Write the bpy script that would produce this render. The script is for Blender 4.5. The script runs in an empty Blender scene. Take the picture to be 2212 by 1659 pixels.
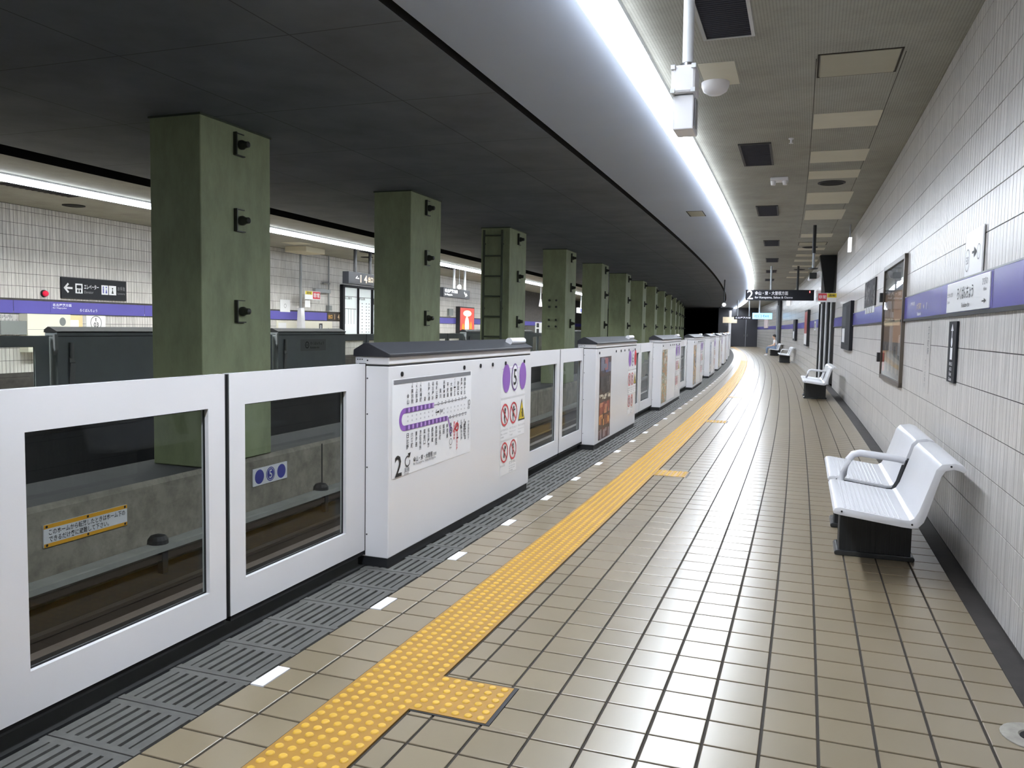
import bpy, bmesh, math, random
import numpy as np
from mathutils import Vector, Matrix

random.seed(7)
PI = math.pi
SC = bpy.context.scene
COL = SC.collection

# ------------------------------------------------------------------ track geometry: everything follows concentric arcs
R = 570.73


def P(s, u, z):
    a = s / R
    return (-R + (R + u) * math.cos(a), (R + u) * math.sin(a), z)


def wall_u(s):
    return 0.998 + 0.004 * max(0.0, s - 7.0)


# ------------------------------------------------------------------ camera
EYE, YAW, PITCH, ROLL, FPX = 1.5, -0.3534, 0.0707, 0.0173, 1745.26
cd = bpy.data.cameras.new('camera')
cam = bpy.data.objects.new('camera', cd)
COL.objects.link(cam)
_c, _s = math.cos(YAW), math.sin(YAW)
_r0, _f0, _z = Vector((_c, -_s, 0)), Vector((_s, _c, 0)), Vector((0, 0, 1))
_cp, _sp = math.cos(PITCH), math.sin(PITCH)
FWD = _f0 * _cp - _z * _sp
_u0 = _f0 * _sp + _z * _cp
_cr, _sr = math.cos(ROLL), math.sin(ROLL)
RGT = _r0 * _cr + _u0 * _sr
UPV = _u0 * _cr - _r0 * _sr
mw = Matrix.Identity(4)
for i in range(3):
    mw[i][0], mw[i][1], mw[i][2] = RGT[i], UPV[i], -FWD[i]
mw[0][3], mw[1][3], mw[2][3] = 0, 0, EYE
cam.matrix_world = mw
cd.sensor_width = 36.0
cd.lens = FPX / 2212 * 36.0
cd.clip_start, cd.clip_end = 0.05, 400
SC.camera = cam


def seen(p, margin=30):
    d = Vector(p) - Vector((0, 0, EYE))
    f = d.dot(FWD)
    if f < 0.2:
        return False
    x = 1106 + FPX * d.dot(RGT) / f
    y = 829.5 - FPX * d.dot(UPV) / f
    return -margin < x < 2212 + margin and -margin < y < 1659 + margin


# ------------------------------------------------------------------ world, exposure, light strengths
w = bpy.data.worlds.new('world')
SC.world = w
w.use_nodes = True
w.node_tree.nodes['Background'].inputs[0].default_value = (0.5, 0.55, 0.6, 1)
w.node_tree.nodes['Background'].inputs[1].default_value = 0.0
SC.view_settings.view_transform = 'Standard'
SC.view_settings.look = 'None'
SC.view_settings.exposure = 0.0
SC.view_settings.gamma = 1.0
SC.view_settings.use_curve_mapping = False
SC.cycles.use_denoising = True
SC.cycles.max_bounces = 8
SC.cycles.diffuse_bounces = 4
SC.cycles.glossy_bounces = 4
SC.cycles.transparent_max_bounces = 12
SC.cycles.sample_clamp_indirect = 6.0
LAMP = 58.0        # strength of the tube lamps, near platform
LAMP_FAR = 105.0    # strength of the tube lamps, opposite platform


# ------------------------------------------------------------------ materials
def lin(c):
    c = c / 255.0
    return c / 12.92 if c <= 0.04045 else ((c + 0.055) / 1.055) ** 2.4


def rgb(r, g, b):
    return (lin(r), lin(g), lin(b), 1.0)


MATS = {}


def mat(name, col, rough=0.5, metal=0.0, var=0.0, scale=3.0, stretch=(1, 1, 1), rnd=0.0, emit=0.0, bump=0.0,
        dirt=None, dirt_amt=0.0, rvar=0.0, spec=0.5, dscale=None):
    if name in MATS:
        return MATS[name]
    m = bpy.data.materials.new(name)
    m.use_nodes = True
    nt = m.node_tree
    N, L = nt.nodes, nt.links
    b = N['Principled BSDF']
    b.inputs['Base Color'].default_value = col
    b.inputs['Roughness'].default_value = rough
    b.inputs['Metallic'].default_value = metal
    b.inputs['Specular IOR Level'].default_value = spec
    if emit:
        b.inputs['Emission Color'].default_value = col
        b.inputs['Emission Strength'].default_value = emit
    out = None
    if var or rvar or bump or dirt_amt:
        g = N.new('ShaderNodeNewGeometry')
        mp = N.new('ShaderNodeMapping')
        mp.inputs['Scale'].default_value = stretch
        L.new(g.outputs['Position'], mp.inputs['Vector'])
        nz = N.new('ShaderNodeTexNoise')
        nz.inputs['Scale'].default_value = scale
        nz.inputs['Detail'].default_value = 6
        nz.inputs['Roughness'].default_value = 0.6
        L.new(mp.outputs['Vector'], nz.inputs['Vector'])
        if var or rnd:
            mr = N.new('ShaderNodeMapRange')
            mr.inputs['From Min'].default_value = 0.3
            mr.inputs['From Max'].default_value = 0.7
            mr.inputs['To Min'].default_value = 1 - var
            mr.inputs['To Max'].default_value = 1 + var
            L.new(nz.outputs['Fac'], mr.inputs['Value'])
            out = mr.outputs['Result']
        if rvar:
            m2 = N.new('ShaderNodeMapRange')
            m2.inputs['From Min'].default_value = 0.3
            m2.inputs['From Max'].default_value = 0.7
            m2.inputs['To Min'].default_value = rough - rvar
            m2.inputs['To Max'].default_value = rough + rvar
            L.new(nz.outputs['Fac'], m2.inputs['Value'])
            L.new(m2.outputs['Result'], b.inputs['Roughness'])
        if bump:
            bp = N.new('ShaderNodeBump')
            bp.inputs['Strength'].default_value = bump
            bp.inputs['Distance'].default_value = 0.01
            L.new(nz.outputs['Fac'], bp.inputs['Height'])
            L.new(bp.outputs['Normal'], b.inputs['Normal'])
    if rnd:
        at = N.new('ShaderNodeAttribute')
        at.attribute_name = 'rnd'
        oi = N.new('ShaderNodeObjectInfo')
        ad = N.new('ShaderNodeMath')
        ad.operation = 'ADD'
        L.new(at.outputs['Fac'], ad.inputs[0])
        L.new(oi.outputs['Random'], ad.inputs[1])
        fr = N.new('ShaderNodeMath')
        fr.operation = 'FRACT'
        L.new(ad.outputs[0], fr.inputs[0])
        m3 = N.new('ShaderNodeMapRange')
        m3.inputs['To Min'].default_value = 1 - rnd
        m3.inputs['To Max'].default_value = 1 + rnd * 0.6
        L.new(fr.outputs[0], m3.inputs['Value'])
        if out is None:
            out = m3.outputs['Result']
        else:
            mm = N.new('ShaderNodeMath')
            mm.operation = 'MULTIPLY'
            L.new(out, mm.inputs[0])
            L.new(m3.outputs['Result'], mm.inputs[1])
            out = mm.outputs[0]
    colsock = None
    if out is not None:
        vm = N.new('ShaderNodeVectorMath')
        vm.operation = 'SCALE'
        vm.inputs[0].default_value = col[:3]
        L.new(out, vm.inputs['Scale'])
        colsock = vm.outputs['Vector']
    if dirt_amt:
        n2 = N.new('ShaderNodeTexNoise')
        n2.inputs['Scale'].default_value = dscale or scale * 2.3
        n2.inputs['Detail'].default_value = 8
        n2.inputs['Roughness'].default_value = 0.7
        L.new(mp.outputs['Vector'], n2.inputs['Vector'])
        m4 = N.new('ShaderNodeMapRange')
        m4.inputs['From Min'].default_value = 0.42
        m4.inputs['From Max'].default_value = 0.80
        m4.inputs['To Min'].default_value = 0
        m4.inputs['To Max'].default_value = dirt_amt
        L.new(n2.outputs['Fac'], m4.inputs['Value'])
        mx = N.new('ShaderNodeMix')
        mx.data_type = 'RGBA'
        L.new(m4.outputs['Result'], mx.inputs['Factor'])
        if colsock:
            L.new(colsock, mx.inputs['A'])
        else:
            mx.inputs['A'].default_value = col
        mx.inputs['B'].default_value = dirt
        colsock = mx.outputs['Result']
    if colsock:
        L.new(colsock, b.inputs['Base Color'])
    MATS[name] = m
    return m


def glass_mat(name, tint, ior=1.3, rough=0.01, boost=1.0):
    m = bpy.data.materials.new(name)
    m.use_nodes = True
    nt = m.node_tree
    N, L = nt.nodes, nt.links
    for n in list(N):
        N.remove(n)
    o = N.new('ShaderNodeOutputMaterial')
    mx = N.new('ShaderNodeMixShader')
    tr = N.new('ShaderNodeBsdfTransparent')
    tr.inputs['Color'].default_value = tint
    gl = N.new('ShaderNodeBsdfGlossy')
    gl.inputs['Roughness'].default_value = rough
    lw = N.new('ShaderNodeLayerWeight')
    lw.inputs['Blend'].default_value = 0.5
    pw = N.new('ShaderNodeMath')
    pw.operation = 'POWER'
    pw.inputs[1].default_value = 5.0
    L.new(lw.outputs['Facing'], pw.inputs[0])
    ma = N.new('ShaderNodeMath')
    ma.operation = 'MULTIPLY_ADD'
    f0 = ((ior - 1) / (ior + 1)) ** 2
    ma.inputs[1].default_value = (1 - f0) * 0.4
    ma.inputs[2].default_value = f0
    L.new(pw.outputs[0], ma.inputs[0])
    L.new(ma.outputs[0], mx.inputs[0])
    L.new(tr.outputs[0], mx.inputs[1])
    L.new(gl.outputs[0], mx.inputs[2])
    L.new(mx.outputs[0], o.inputs['Surface'])
    return m


def poster_mat(name, cols, sx=6.0, seed=0.0, emit=0.0, rough=0.25):
    """abstract blocks of colour for a printed advertisement"""
    m = bpy.data.materials.new(name)
    m.use_nodes = True
    nt = m.node_tree
    N, L = nt.nodes, nt.links
    b = N['Principled BSDF']
    b.inputs['Roughness'].default_value = rough
    g = N.new('ShaderNodeNewGeometry')
    mp = N.new('ShaderNodeMapping')
    mp.inputs['Location'].default_value = (seed, seed * 1.7, seed * 0.3)
    L.new(g.outputs['Position'], mp.inputs['Vector'])
    v = N.new('ShaderNodeTexVoronoi')
    v.distance = 'CHEBYCHEV'
    v.inputs['Scale'].default_value = sx
    L.new(mp.outputs['Vector'], v.inputs['Vector'])
    nz = N.new('ShaderNodeTexNoise')
    nz.inputs['Scale'].default_value = sx * 2
    nz.inputs['Detail'].default_value = 5
    L.new(mp.outputs['Vector'], nz.inputs['Vector'])
    sep = N.new('ShaderNodeSeparateColor')
    L.new(v.outputs['Color'], sep.inputs[0])
    ad = N.new('ShaderNodeMath')
    ad.operation = 'MULTIPLY_ADD'
    ad.inputs[1].default_value = 0.6
    L.new(sep.outputs[0], ad.inputs[0])
    m2 = N.new('ShaderNodeMath')
    m2.operation = 'MULTIPLY_ADD'
    m2.inputs[1].default_value = 1.2
    m2.inputs[2].default_value = -0.4
    L.new(nz.outputs['Fac'], m2.inputs[0])
    L.new(m2.outputs[0], ad.inputs[2])
    cr = N.new('ShaderNodeValToRGB')
    cr.color_ramp.interpolation = 'CONSTANT'
    el = cr.color_ramp.elements
    while len(el) < len(cols):
        el.new(0.5)
    for i, c in enumerate(cols):
        el[i].position = i / len(cols)
        el[i].color = c
    L.new(ad.outputs[0], cr.inputs[0])
    L.new(cr.outputs[0], b.inputs['Base Color'])
    if emit:
        L.new(cr.outputs[0], b.inputs['Emission Color'])
        b.inputs['Emission Strength'].default_value = emit
    return m


def ceiling_mat(name, col):
    """perforated board: fine rows of holes plus slight staining"""
    m = mat(name, col, rough=0.75, var=0.10, scale=0.8, dirt=rgb(70, 62, 44), dirt_amt=0.35)
    nt = m.node_tree
    N, L = nt.nodes, nt.links
    b = N['Principled BSDF']
    src = b.inputs['Base Color'].links[0].from_socket
    g = N.new('ShaderNodeNewGeometry')
    facs = []
    sx = N.new('ShaderNodeSeparateXYZ')
    L.new(g.outputs['Position'], sx.inputs[0])
    for k in range(2):
        ml = N.new('ShaderNodeMath')
        ml.operation = 'MULTIPLY'
        ml.inputs[1].default_value = 2 * PI / 0.022
        L.new(sx.outputs[k], ml.inputs[0])
        cs = N.new('ShaderNodeMath')
        cs.operation = 'COSINE'
        L.new(ml.outputs[0], cs.inputs[0])
        facs.append(cs)
    ad = N.new('ShaderNodeMath')
    ad.operation = 'ADD'
    L.new(facs[0].outputs[0], ad.inputs[0])
    L.new(facs[1].outputs[0], ad.inputs[1])
    mr = N.new('ShaderNodeMapRange')
    mr.inputs['From Min'].default_value = 0.7
    mr.inputs['From Max'].default_value = 1.5
    mr.inputs['To Min'].default_value = 1.0
    mr.inputs['To Max'].default_value = 0.55
    L.new(ad.outputs[0], mr.inputs['Value'])
    vm = N.new('ShaderNodeVectorMath')
    vm.operation = 'SCALE'
    L.new(src, vm.inputs[0])
    L.new(mr.outputs['Result'], vm.inputs['Scale'])
    L.new(vm.outputs['Vector'], b.inputs['Base Color'])
    return m


def far_tile_mat(name, col):
    """tiles too far off to tell apart: joints drawn from arc length and height"""
    m = mat(name, col, rough=0.25, var=0.10, scale=1.0, stretch=(6, 6, 0.6), dirt=rgb(95, 92, 88), dirt_amt=0.5)
    nt = m.node_tree
    N, L = nt.nodes, nt.links
    b = N['Principled BSDF']
    src = b.inputs['Base Color'].links[0].from_socket
    uv = N.new('ShaderNodeUVMap')
    br = N.new('ShaderNodeTexBrick')
    br.offset = 0.0
    br.inputs['Scale'].default_value = 1.0
    br.inputs['Mortar Size'].default_value = 0.004
    br.inputs['Brick Width'].default_value = 0.08
    br.inputs['Row Height'].default_value = 0.239
    br.inputs['Color1'].default_value = (1, 1, 1, 1)
    br.inputs['Color2'].default_value = (0.9, 0.9, 0.9, 1)
    br.inputs['Mortar'].default_value = (0.35, 0.35, 0.35, 1)
    L.new(uv.outputs[0], br.inputs['Vector'])
    vm = N.new('ShaderNodeVectorMath')
    vm.operation = 'MULTIPLY'
    L.new(src, vm.inputs[0])
    L.new(br.outputs['Color'], vm.inputs[1])
    L.new(vm.outputs['Vector'], b.inputs['Base Color'])
    return m


M_TILE = mat('floor_tile', rgb(130, 118, 97), rough=0.29, var=0.05, scale=1.2, rnd=0.06,
             dirt=rgb(124, 102, 70), dirt_amt=0.16, dscale=0.7, spec=0.95)
M_GROUT = mat('floor_grout', rgb(46, 40, 33), rough=0.85, var=0.2, scale=6)
M_WTILE = mat('wall_tile', rgb(218, 214, 211), rough=0.28, var=0.12, scale=1.0, stretch=(26, 26, 1.0), rnd=0.06,
              dirt=rgb(92, 88, 86), dirt_amt=0.68, dscale=1.7, spec=0.42)
M_WGROUT = mat('wall_grout', rgb(66, 62, 60), rough=0.9, var=0.3, scale=8)
M_WFAR = far_tile_mat('far_wall_tile', rgb(206, 202, 198))
M_YEL = mat('tactile_yellow', rgb(158, 118, 46), rough=0.5, var=0.10, scale=5, dirt=rgb(150, 110, 50), dirt_amt=0.5, dscale=9)
M_STUD = mat('tactile_stud', rgb(204, 162, 58), rough=0.42, var=0.05, scale=8, rnd=0.04)
M_PAVER = mat('slotted_paver', rgb(84, 83, 80), rough=0.8, var=0.2, scale=14, rnd=0.08)
M_BLACK = mat('black_rubber', rgb(20, 21, 22), rough=0.8, var=0.2, scale=10)
M_GUTTER = mat('gutter_dirt', rgb(48, 44, 42), rough=0.7, var=0.35, scale=5)
M_WHITE = mat('white_paint', rgb(226, 225, 227), rough=0.24, var=0.015, scale=0.8)
M_WHITE2 = mat('white_plastic', rgb(232, 231, 235), rough=0.35)
M_SHEET = mat('white_sheet', rgb(238, 238, 240), rough=0.3)
M_CAP = mat('black_cap', rgb(44, 45, 50), rough=0.42, var=0.1, scale=5)
M_CAPD = mat('far_black_cap', rgb(22, 23, 25), rough=0.85)
M_KICK = mat('black_kick', rgb(30, 32, 35), rough=0.5)
M_GREYP = mat('slate_paint', rgb(136, 144, 146), rough=0.4, var=0.05, scale=3)
M_GREYF = mat('pale_grey_metal', rgb(150, 153, 156), rough=0.35, metal=0.3)
M_STEEL = mat('brushed_steel', rgb(150, 150, 152), rough=0.3, metal=0.9)
M_GLASS = glass_mat('window_glass', (0.86, 0.88, 0.87, 1), ior=1.3)
M_GLASSC = glass_mat('clear_cover', (0.92, 0.93, 0.93, 1))
M_GREEN = mat('green_paint', rgb(148, 157, 120), rough=0.6, var=0.08, scale=1.5, stretch=(2, 2, 0.8),
              dirt=rgb(80, 86, 62), dirt_amt=0.45, dscale=2.2)
M_GREEND = mat('dark_green_iron', rgb(58, 66, 48), rough=0.6)
M_INSUL = mat('dark_insulator', rgb(40, 42, 34), rough=0.4)
M_CEIL = ceiling_mat('perforated_board', rgb(158, 158, 149))
M_CEILS = mat('smooth_board_lamp_glow', rgb(196, 206, 224), rough=0.6, var=0.03, scale=0.6)  # smooth board; its pale blue stands in for glow from the lamps
M_CEIL2 = mat('pale_ceiling_panel', rgb(206, 203, 186), rough=0.7, var=0.04, scale=2)
M_LID = mat('hatch_lid', rgb(166, 163, 145), rough=0.7, var=0.05, scale=2)
M_TRACKC = mat('track_ceiling', rgb(114, 119, 127), rough=0.8, var=0.18, scale=1.2)
M_TJ = mat('track_ceiling_joint', rgb(84, 87, 92), rough=0.9)
M_SLOT = mat('black_slot', rgb(12, 12, 13), rough=0.9)
M_CONC = mat('track_concrete', rgb(146, 140, 126), rough=0.85, var=0.25, scale=2.2, bump=0.25, dirt=rgb(62, 58, 50), dirt_amt=0.7)
M_SOOT = mat('sooty_concrete', rgb(46, 46, 48), rough=0.85, var=0.2, scale=3)
M_BED = mat('track_bed', rgb(42, 36, 31), rough=0.9, var=0.35, scale=5, bump=0.6, dirt=rgb(34, 30, 27), dirt_amt=0.8)
M_RAIL = mat('rail_steel', rgb(92, 80, 70), rough=0.45, metal=0.6)
M_BOARD = mat('cover_board', rgb(150, 150, 144), rough=0.6, var=0.1, scale=4)
M_PURPLE = mat('purple_band', rgb(98, 92, 168), rough=0.25, var=0.03, scale=1)
M_LAMPH = mat('lamp_housing', rgb(225, 228, 232), rough=0.4)
M_TUBE = mat('tube_light', (0.86, 0.92, 1.0, 1), rough=0.5, emit=LAMP)
M_SIDE = mat('skirt_glow', (0.86, 0.92, 1.0, 1), rough=0.5, emit=9.0)  # glow of the added lamp skirts, brightens the ceiling beside them
M_TUBE2 = mat('tube_light_far', (0.96, 1.0, 0.98, 1), rough=0.5, emit=LAMP_FAR)
M_VENT = mat('vent_navy', rgb(26, 28, 42), rough=0.85)
M_DARKM = mat('dark_metal', rgb(40, 40, 42), rough=0.6, metal=0.2)
M_INK = mat('ink_black', rgb(28, 28, 30), rough=0.5)
M_INKG = mat('ink_grey', rgb(118, 118, 122), rough=0.5)
M_INKW = mat('ink_white', rgb(236, 236, 240), rough=0.5)
M_INKP = mat('ink_purple', rgb(140, 92, 178), rough=0.4)
M_INKDP = mat('ink_dark_purple', rgb(98, 66, 132), rough=0.4)
M_INKLP = mat('ink_light_purple', rgb(196, 160, 220), rough=0.4)
M_INKB = mat('ink_blue', rgb(72, 76, 160), rough=0.4)
M_INKR = mat('ink_red', rgb(196, 52, 62), rough=0.4)
M_INKY = mat('ink_yellow', rgb(226, 200, 40), rough=0.4)
M_INKO = mat('ink_amber', rgb(232, 170, 46), rough=0.4)
M_INKT = mat('ink_tan', rgb(196, 170, 140), rough=0.4)
M_SIGNB = mat('sign_black', rgb(24, 25, 31), rough=0.7, spec=0.3)
M_SIGNG = mat('sign_grey', rgb(120, 124, 124), rough=0.4)
M_BENCH = mat('bench_enamel', rgb(222, 222, 226), rough=0.28, var=0.02, scale=4)
M_BENCHB = mat('bench_base', rgb(24, 26, 28), rough=0.45)


# ------------------------------------------------------------------ mesh building
class MB:
    def __init__(self):
        self.v, self.f = [], []

    def add(self, vs, fs):
        n = len(self.v)
        self.v += [tuple(p) for p in vs]
        self.f += [tuple(i + n for i in q) for q in fs]
        return self

    def box(self, x0, x1, y0, y1, z0, z1):
        return self.add([(x0, y0, z0), (x1, y0, z0), (x1, y1, z0), (x0, y1, z0), (x0, y0, z1), (x1, y0, z1), (x1, y1, z1), (x0, y1, z1)],
                        [(0, 3, 2, 1), (4, 5, 6, 7), (0, 1, 5, 4), (1, 2, 6, 5), (2, 3, 7, 6), (3, 0, 4, 7)])

    def prism(self, prof, a0, a1, axis='y'):
        """closed profile of (p, q) swept along one axis"""
        n = len(prof)
        if axis == 'y':
            f = lambda p, q, t: (p, t, q)
        elif axis == 'x':
            f = lambda p, q, t: (t, p, q)
        else:
            f = lambda p, q, t: (p, q, t)
        vs = [f(p, q, a0) for p, q in prof] + [f(p, q, a1) for p, q in prof]
        fs = [(i, (i + 1) % n, n + (i + 1) % n, n + i) for i in range(n)]
        fs += [tuple(range(n - 1, -1, -1)), tuple(range(n, 2 * n))]
        return self.add(vs, fs)

    def cyl(self, p0, p1, r, n=10, r1=None, cap=True):
        p0, p1 = Vector(p0), Vector(p1)
        d = (p1 - p0).normalized()
        a = d.orthogonal().normalized()
        b = d.cross(a)
        r1 = r if r1 is None else r1
        vs = []
        for p, rr in ((p0, r), (p1, r1)):
            for k in range(n):
                t = 2 * PI * k / n
                vs.append(p + a * (rr * math.cos(t)) + b * (rr * math.sin(t)))
        fs = [(k, (k + 1) % n, n + (k + 1) % n, n + k) for k in range(n)]
        if cap:
            fs += [tuple(range(n - 1, -1, -1)), tuple(range(n, 2 * n))]
        return self.add(vs, fs)

    def tube(self, pts, r, n=8):
        pts = [Vector(p) for p in pts]
        rings = []
        up = Vector((0, 0, 1))
        for i, p in enumerate(pts):
            d = (pts[min(i + 1, len(pts) - 1)] - pts[max(i - 1, 0)]).normalized()
            ref = Vector((0.3, 0.9, 0.1)) if abs(d.z) > 0.95 else up
            a = d.cross(ref).normalized()
            b = a.cross(d)
            rings.append([p + a * (r * math.cos(2 * PI * k / n)) + b * (r * math.sin(2 * PI * k / n)) for k in range(n)])
        vs = [q for ring in rings for q in ring]
        fs = []
        for i in range(len(pts) - 1):
            for k in range(n):
                fs.append((i * n + k, i * n + (k + 1) % n, (i + 1) * n + (k + 1) % n, (i + 1) * n + k))
        m = len(pts) - 1
        fs += [tuple(range(n - 1, -1, -1)), tuple(range(m * n, m * n + n))]
        return self.add(vs, fs)

    def lathe(self, prof, c=(0, 0, 0), n=16, axis='z'):
        vs, fs = [], []
        for r, h in prof:
            for k in range(n):
                t = 2 * PI * k / n
                if axis == 'z':
                    vs.append((c[0] + r * math.cos(t), c[1] + r * math.sin(t), c[2] + h))
                else:
                    vs.append((c[0] + h, c[1] + r * math.cos(t), c[2] + r * math.sin(t)))
        for i in range(len(prof) - 1):
            for k in range(n):
                fs.append((i * n + k, i * n + (k + 1) % n, (i + 1) * n + (k + 1) % n, (i + 1) * n + k))
        fs += [tuple(range(n)), tuple(range((len(prof) - 1) * n, len(prof) * n))]
        return self.add(vs, fs)

    def ball(self, c, r, n=12, m=8, sz=1.0):
        prof = [(max(1e-4, r * math.sin(PI * i / m)), -r * sz * math.cos(PI * i / m)) for i in range(m + 1)]
        return self.lathe(prof, c, n)

    def ring_panel(self, x0, x1, outer, inner):
        """plate with a rectangular opening; outer / inner = (y0, y1, z0, z1), plate normal along x"""
        o = [(outer[0], outer[2]), (outer[1], outer[2]), (outer[1], outer[3]), (outer[0], outer[3])]
        i = [(inner[0], inner[2]), (inner[1], inner[2]), (inner[1], inner[3]), (inner[0], inner[3])]
        vs = [(x, p, q) for x in (x0, x1) for p, q in o + i]
        fs = []
        for k in range(4):
            j = (k + 1) % 4
            fs += [(8 + k, 8 + j, 12 + j, 12 + k), (j, k, 4 + k, 4 + j), (k, j, 8 + j, 8 + k), (4 + j, 4 + k, 12 + k, 12 + j)]
        return self.add(vs, fs)

    def mesh(self, name, m, bevel=0.0, smooth=False, seg=2):
        me = bpy.data.meshes.new(name)
        me.from_pydata(self.v, [], self.f)
        bm = bmesh.new()
        bm.from_mesh(me)
        bmesh.ops.recalc_face_normals(bm, faces=bm.faces)
        if bevel:
            ed = [e for e in bm.edges if e.is_manifold and e.calc_face_angle(0) > 0.5]
            bmesh.ops.bevel(bm, geom=ed, offset=bevel, segments=seg, affect='EDGES', profile=0.5, clamp_overlap=True)
        if smooth:
            for f in bm.faces:
                f.smooth = True
            for e in bm.edges:
                if e.is_manifold and e.calc_face_angle(0) > 0.7:
                    e.smooth = False
        bm.to_mesh(me)
        bm.free()
        me.materials.append(m)
        return me

    def build(self, name, m, parent=None, bevel=0.0, smooth=False, seg=2):
        return link(name, self.mesh(name, m, bevel, smooth, seg), parent)


def link(name, me, parent=None, loc=None, rz=None):
    o = bpy.data.objects.new(name, me)
    COL.objects.link(o)
    if parent is not None:
        o.parent = parent
    if loc is not None:
        o.location = loc
    if rz is not None:
        o.rotation_euler = (0, 0, rz)
    return o


def tag(o, label, cat, group=None, kind=None):
    if label:
        o['label'] = label
    if cat:
        o['category'] = cat
    if group:
        o['group'] = group
    if kind:
        o['kind'] = kind
    return o


FACE = {'arc': 0.0, 'camera': 0.0, 'track': -PI / 2, 'back': PI / 2}


def thing(name, label, cat, s, u, z=0.0, face='arc', group=None, turn=0.0):
    """Empty at a place along the platform.  'arc': local x = away from the track centre, y = along the platform.
    'camera': sign read looking along the platform.  'track': on the near wall, read towards it.  'back': on the opposite wall."""
    o = bpy.data.objects.new(name, None)
    COL.objects.link(o)
    o.location = P(s, u, z)
    o.rotation_euler = (0, 0, s / R + FACE[face] + turn)
    o.empty_display_size = 0.1
    return tag(o, label, cat, group)


def copy_tree(o, parent=None):
    c = o.copy()
    COL.objects.link(c)
    if parent is not None:
        c.parent = parent
    for ch in list(o.children):
        copy_tree(ch, c)
    return c


def place(o, s, u, z=0.0, face='arc', label=None):
    o.location = P(s, u, z)
    o.rotation_euler = (0, 0, s / R + FACE[face])
    if label:
        o['label'] = label
    return o


def sweep(name, prof, s0, s1, m, ds=0.7, parent=None, closed=False, kind=None, uv0=0.0, ufn=None):
    """profile of (u, z) swept along the platform; uv = (arc length, profile length)"""
    n = max(1, int(round((s1 - s0) / ds)))
    ss = [s0 + (s1 - s0) * i / n for i in range(n + 1)]
    pr = list(prof) + ([prof[0]] if closed else [])
    ln = [uv0]
    for i in range(1, len(pr)):
        ln.append(ln[-1] + math.hypot(pr[i][0] - pr[i - 1][0], pr[i][1] - pr[i - 1][1]))
    k = len(pr)
    vs = [P(s, u + (ufn(s) if ufn else 0), z) for s in ss for u, z in pr]
    fs, uvs = [], []
    for i in range(n):
        for j in range(k - 1):
            fs.append((i * k + j, (i + 1) * k + j, (i + 1) * k + j + 1, i * k + j + 1))
            uvs += [(ss[i], ln[j]), (ss[i + 1], ln[j]), (ss[i + 1], ln[j + 1]), (ss[i], ln[j + 1])]
    if closed:
        fs += [tuple(range(k - 1)), tuple(n * k + j for j in range(k - 2, -1, -1))]
        uvs += [(0, 0)] * (2 * (k - 1))
    me = bpy.data.meshes.new(name)
    me.from_pydata(vs, [], fs)
    lay = me.uv_layers.new(name='uv')
    lay.data.foreach_set('uv', [c for t in uvs for c in t])
    me.materials.append(m)
    o = link(name, me, parent)
    if kind:
        o['kind'] = kind
    return o


def tiles_mesh(name, rects, fn, t0, t1, m, parent=None, kind='stuff'):
    """many raised plates in one mesh: rect = (p0, p1, q0, q1), fn(p, q, t) -> point arrays"""
    r = np.array(rects, float)
    n = len(r)
    ps = np.stack([r[:, 0], r[:, 1], r[:, 1], r[:, 0]], 1)
    qs = np.stack([r[:, 2], r[:, 2], r[:, 3], r[:, 3]], 1)
    top = np.stack(fn(ps, qs, t1), -1)
    bot = np.stack(fn(ps, qs, t0), -1)
    v = np.concatenate([bot, top], 1).reshape(-1, 3)
    base = (np.arange(n) * 8)[:, None, None]
    quad = np.array([[4, 5, 6, 7], [0, 1, 5, 4], [1, 2, 6, 5], [2, 3, 7, 6], [3, 0, 4, 7]])[None]
    f = (base + quad).reshape(-1, 4)
    me = bpy.data.meshes.new(name)
    me.vertices.add(len(v))
    me.vertices.foreach_set('co', v.ravel())
    me.loops.add(f.size)
    me.loops.foreach_set('vertex_index', f.ravel().astype(np.int32))
    me.polygons.add(len(f))
    me.polygons.foreach_set('loop_start', (np.arange(len(f)) * 4).astype(np.int32))
    me.update(calc_edges=True)
    a = me.attributes.new('rnd', 'FLOAT', 'POINT')
    a.data.foreach_set('value', np.repeat(np.random.RandomState(5).rand(n), 8).astype(np.float32))
    me.validate()
    bm = bmesh.new()
    bm.from_mesh(me)
    bmesh.ops.recalc_face_normals(bm, faces=bm.faces)
    bm.to_mesh(me)
    bm.free()
    me.shade_flat()
    me.materials.append(m)
    o = link(name, me, parent)
    o['kind'] = kind
    return o


def np_floor(ps, qs, t):
    a = ps / R
    return -R + (R + qs) * np.cos(a), (R + qs) * np.sin(a), np.full_like(ps, t)


def np_wall(sign, ufn):
    def f(ps, qs, t):
        a = ps / R
        u = np.vectorize(ufn)(ps) - sign * t
        return -R + (R + u) * np.cos(a), (R + u) * np.sin(a), qs
    return f


# ------------------------------------------------------------------ lettering
_TC = {}
_fc = bpy.data.curves.new('lettering', 'FONT')
_fc.resolution_u = 2
_fc.offset = 0.011
_fo = bpy.data.objects.new('lettering', _fc)


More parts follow.
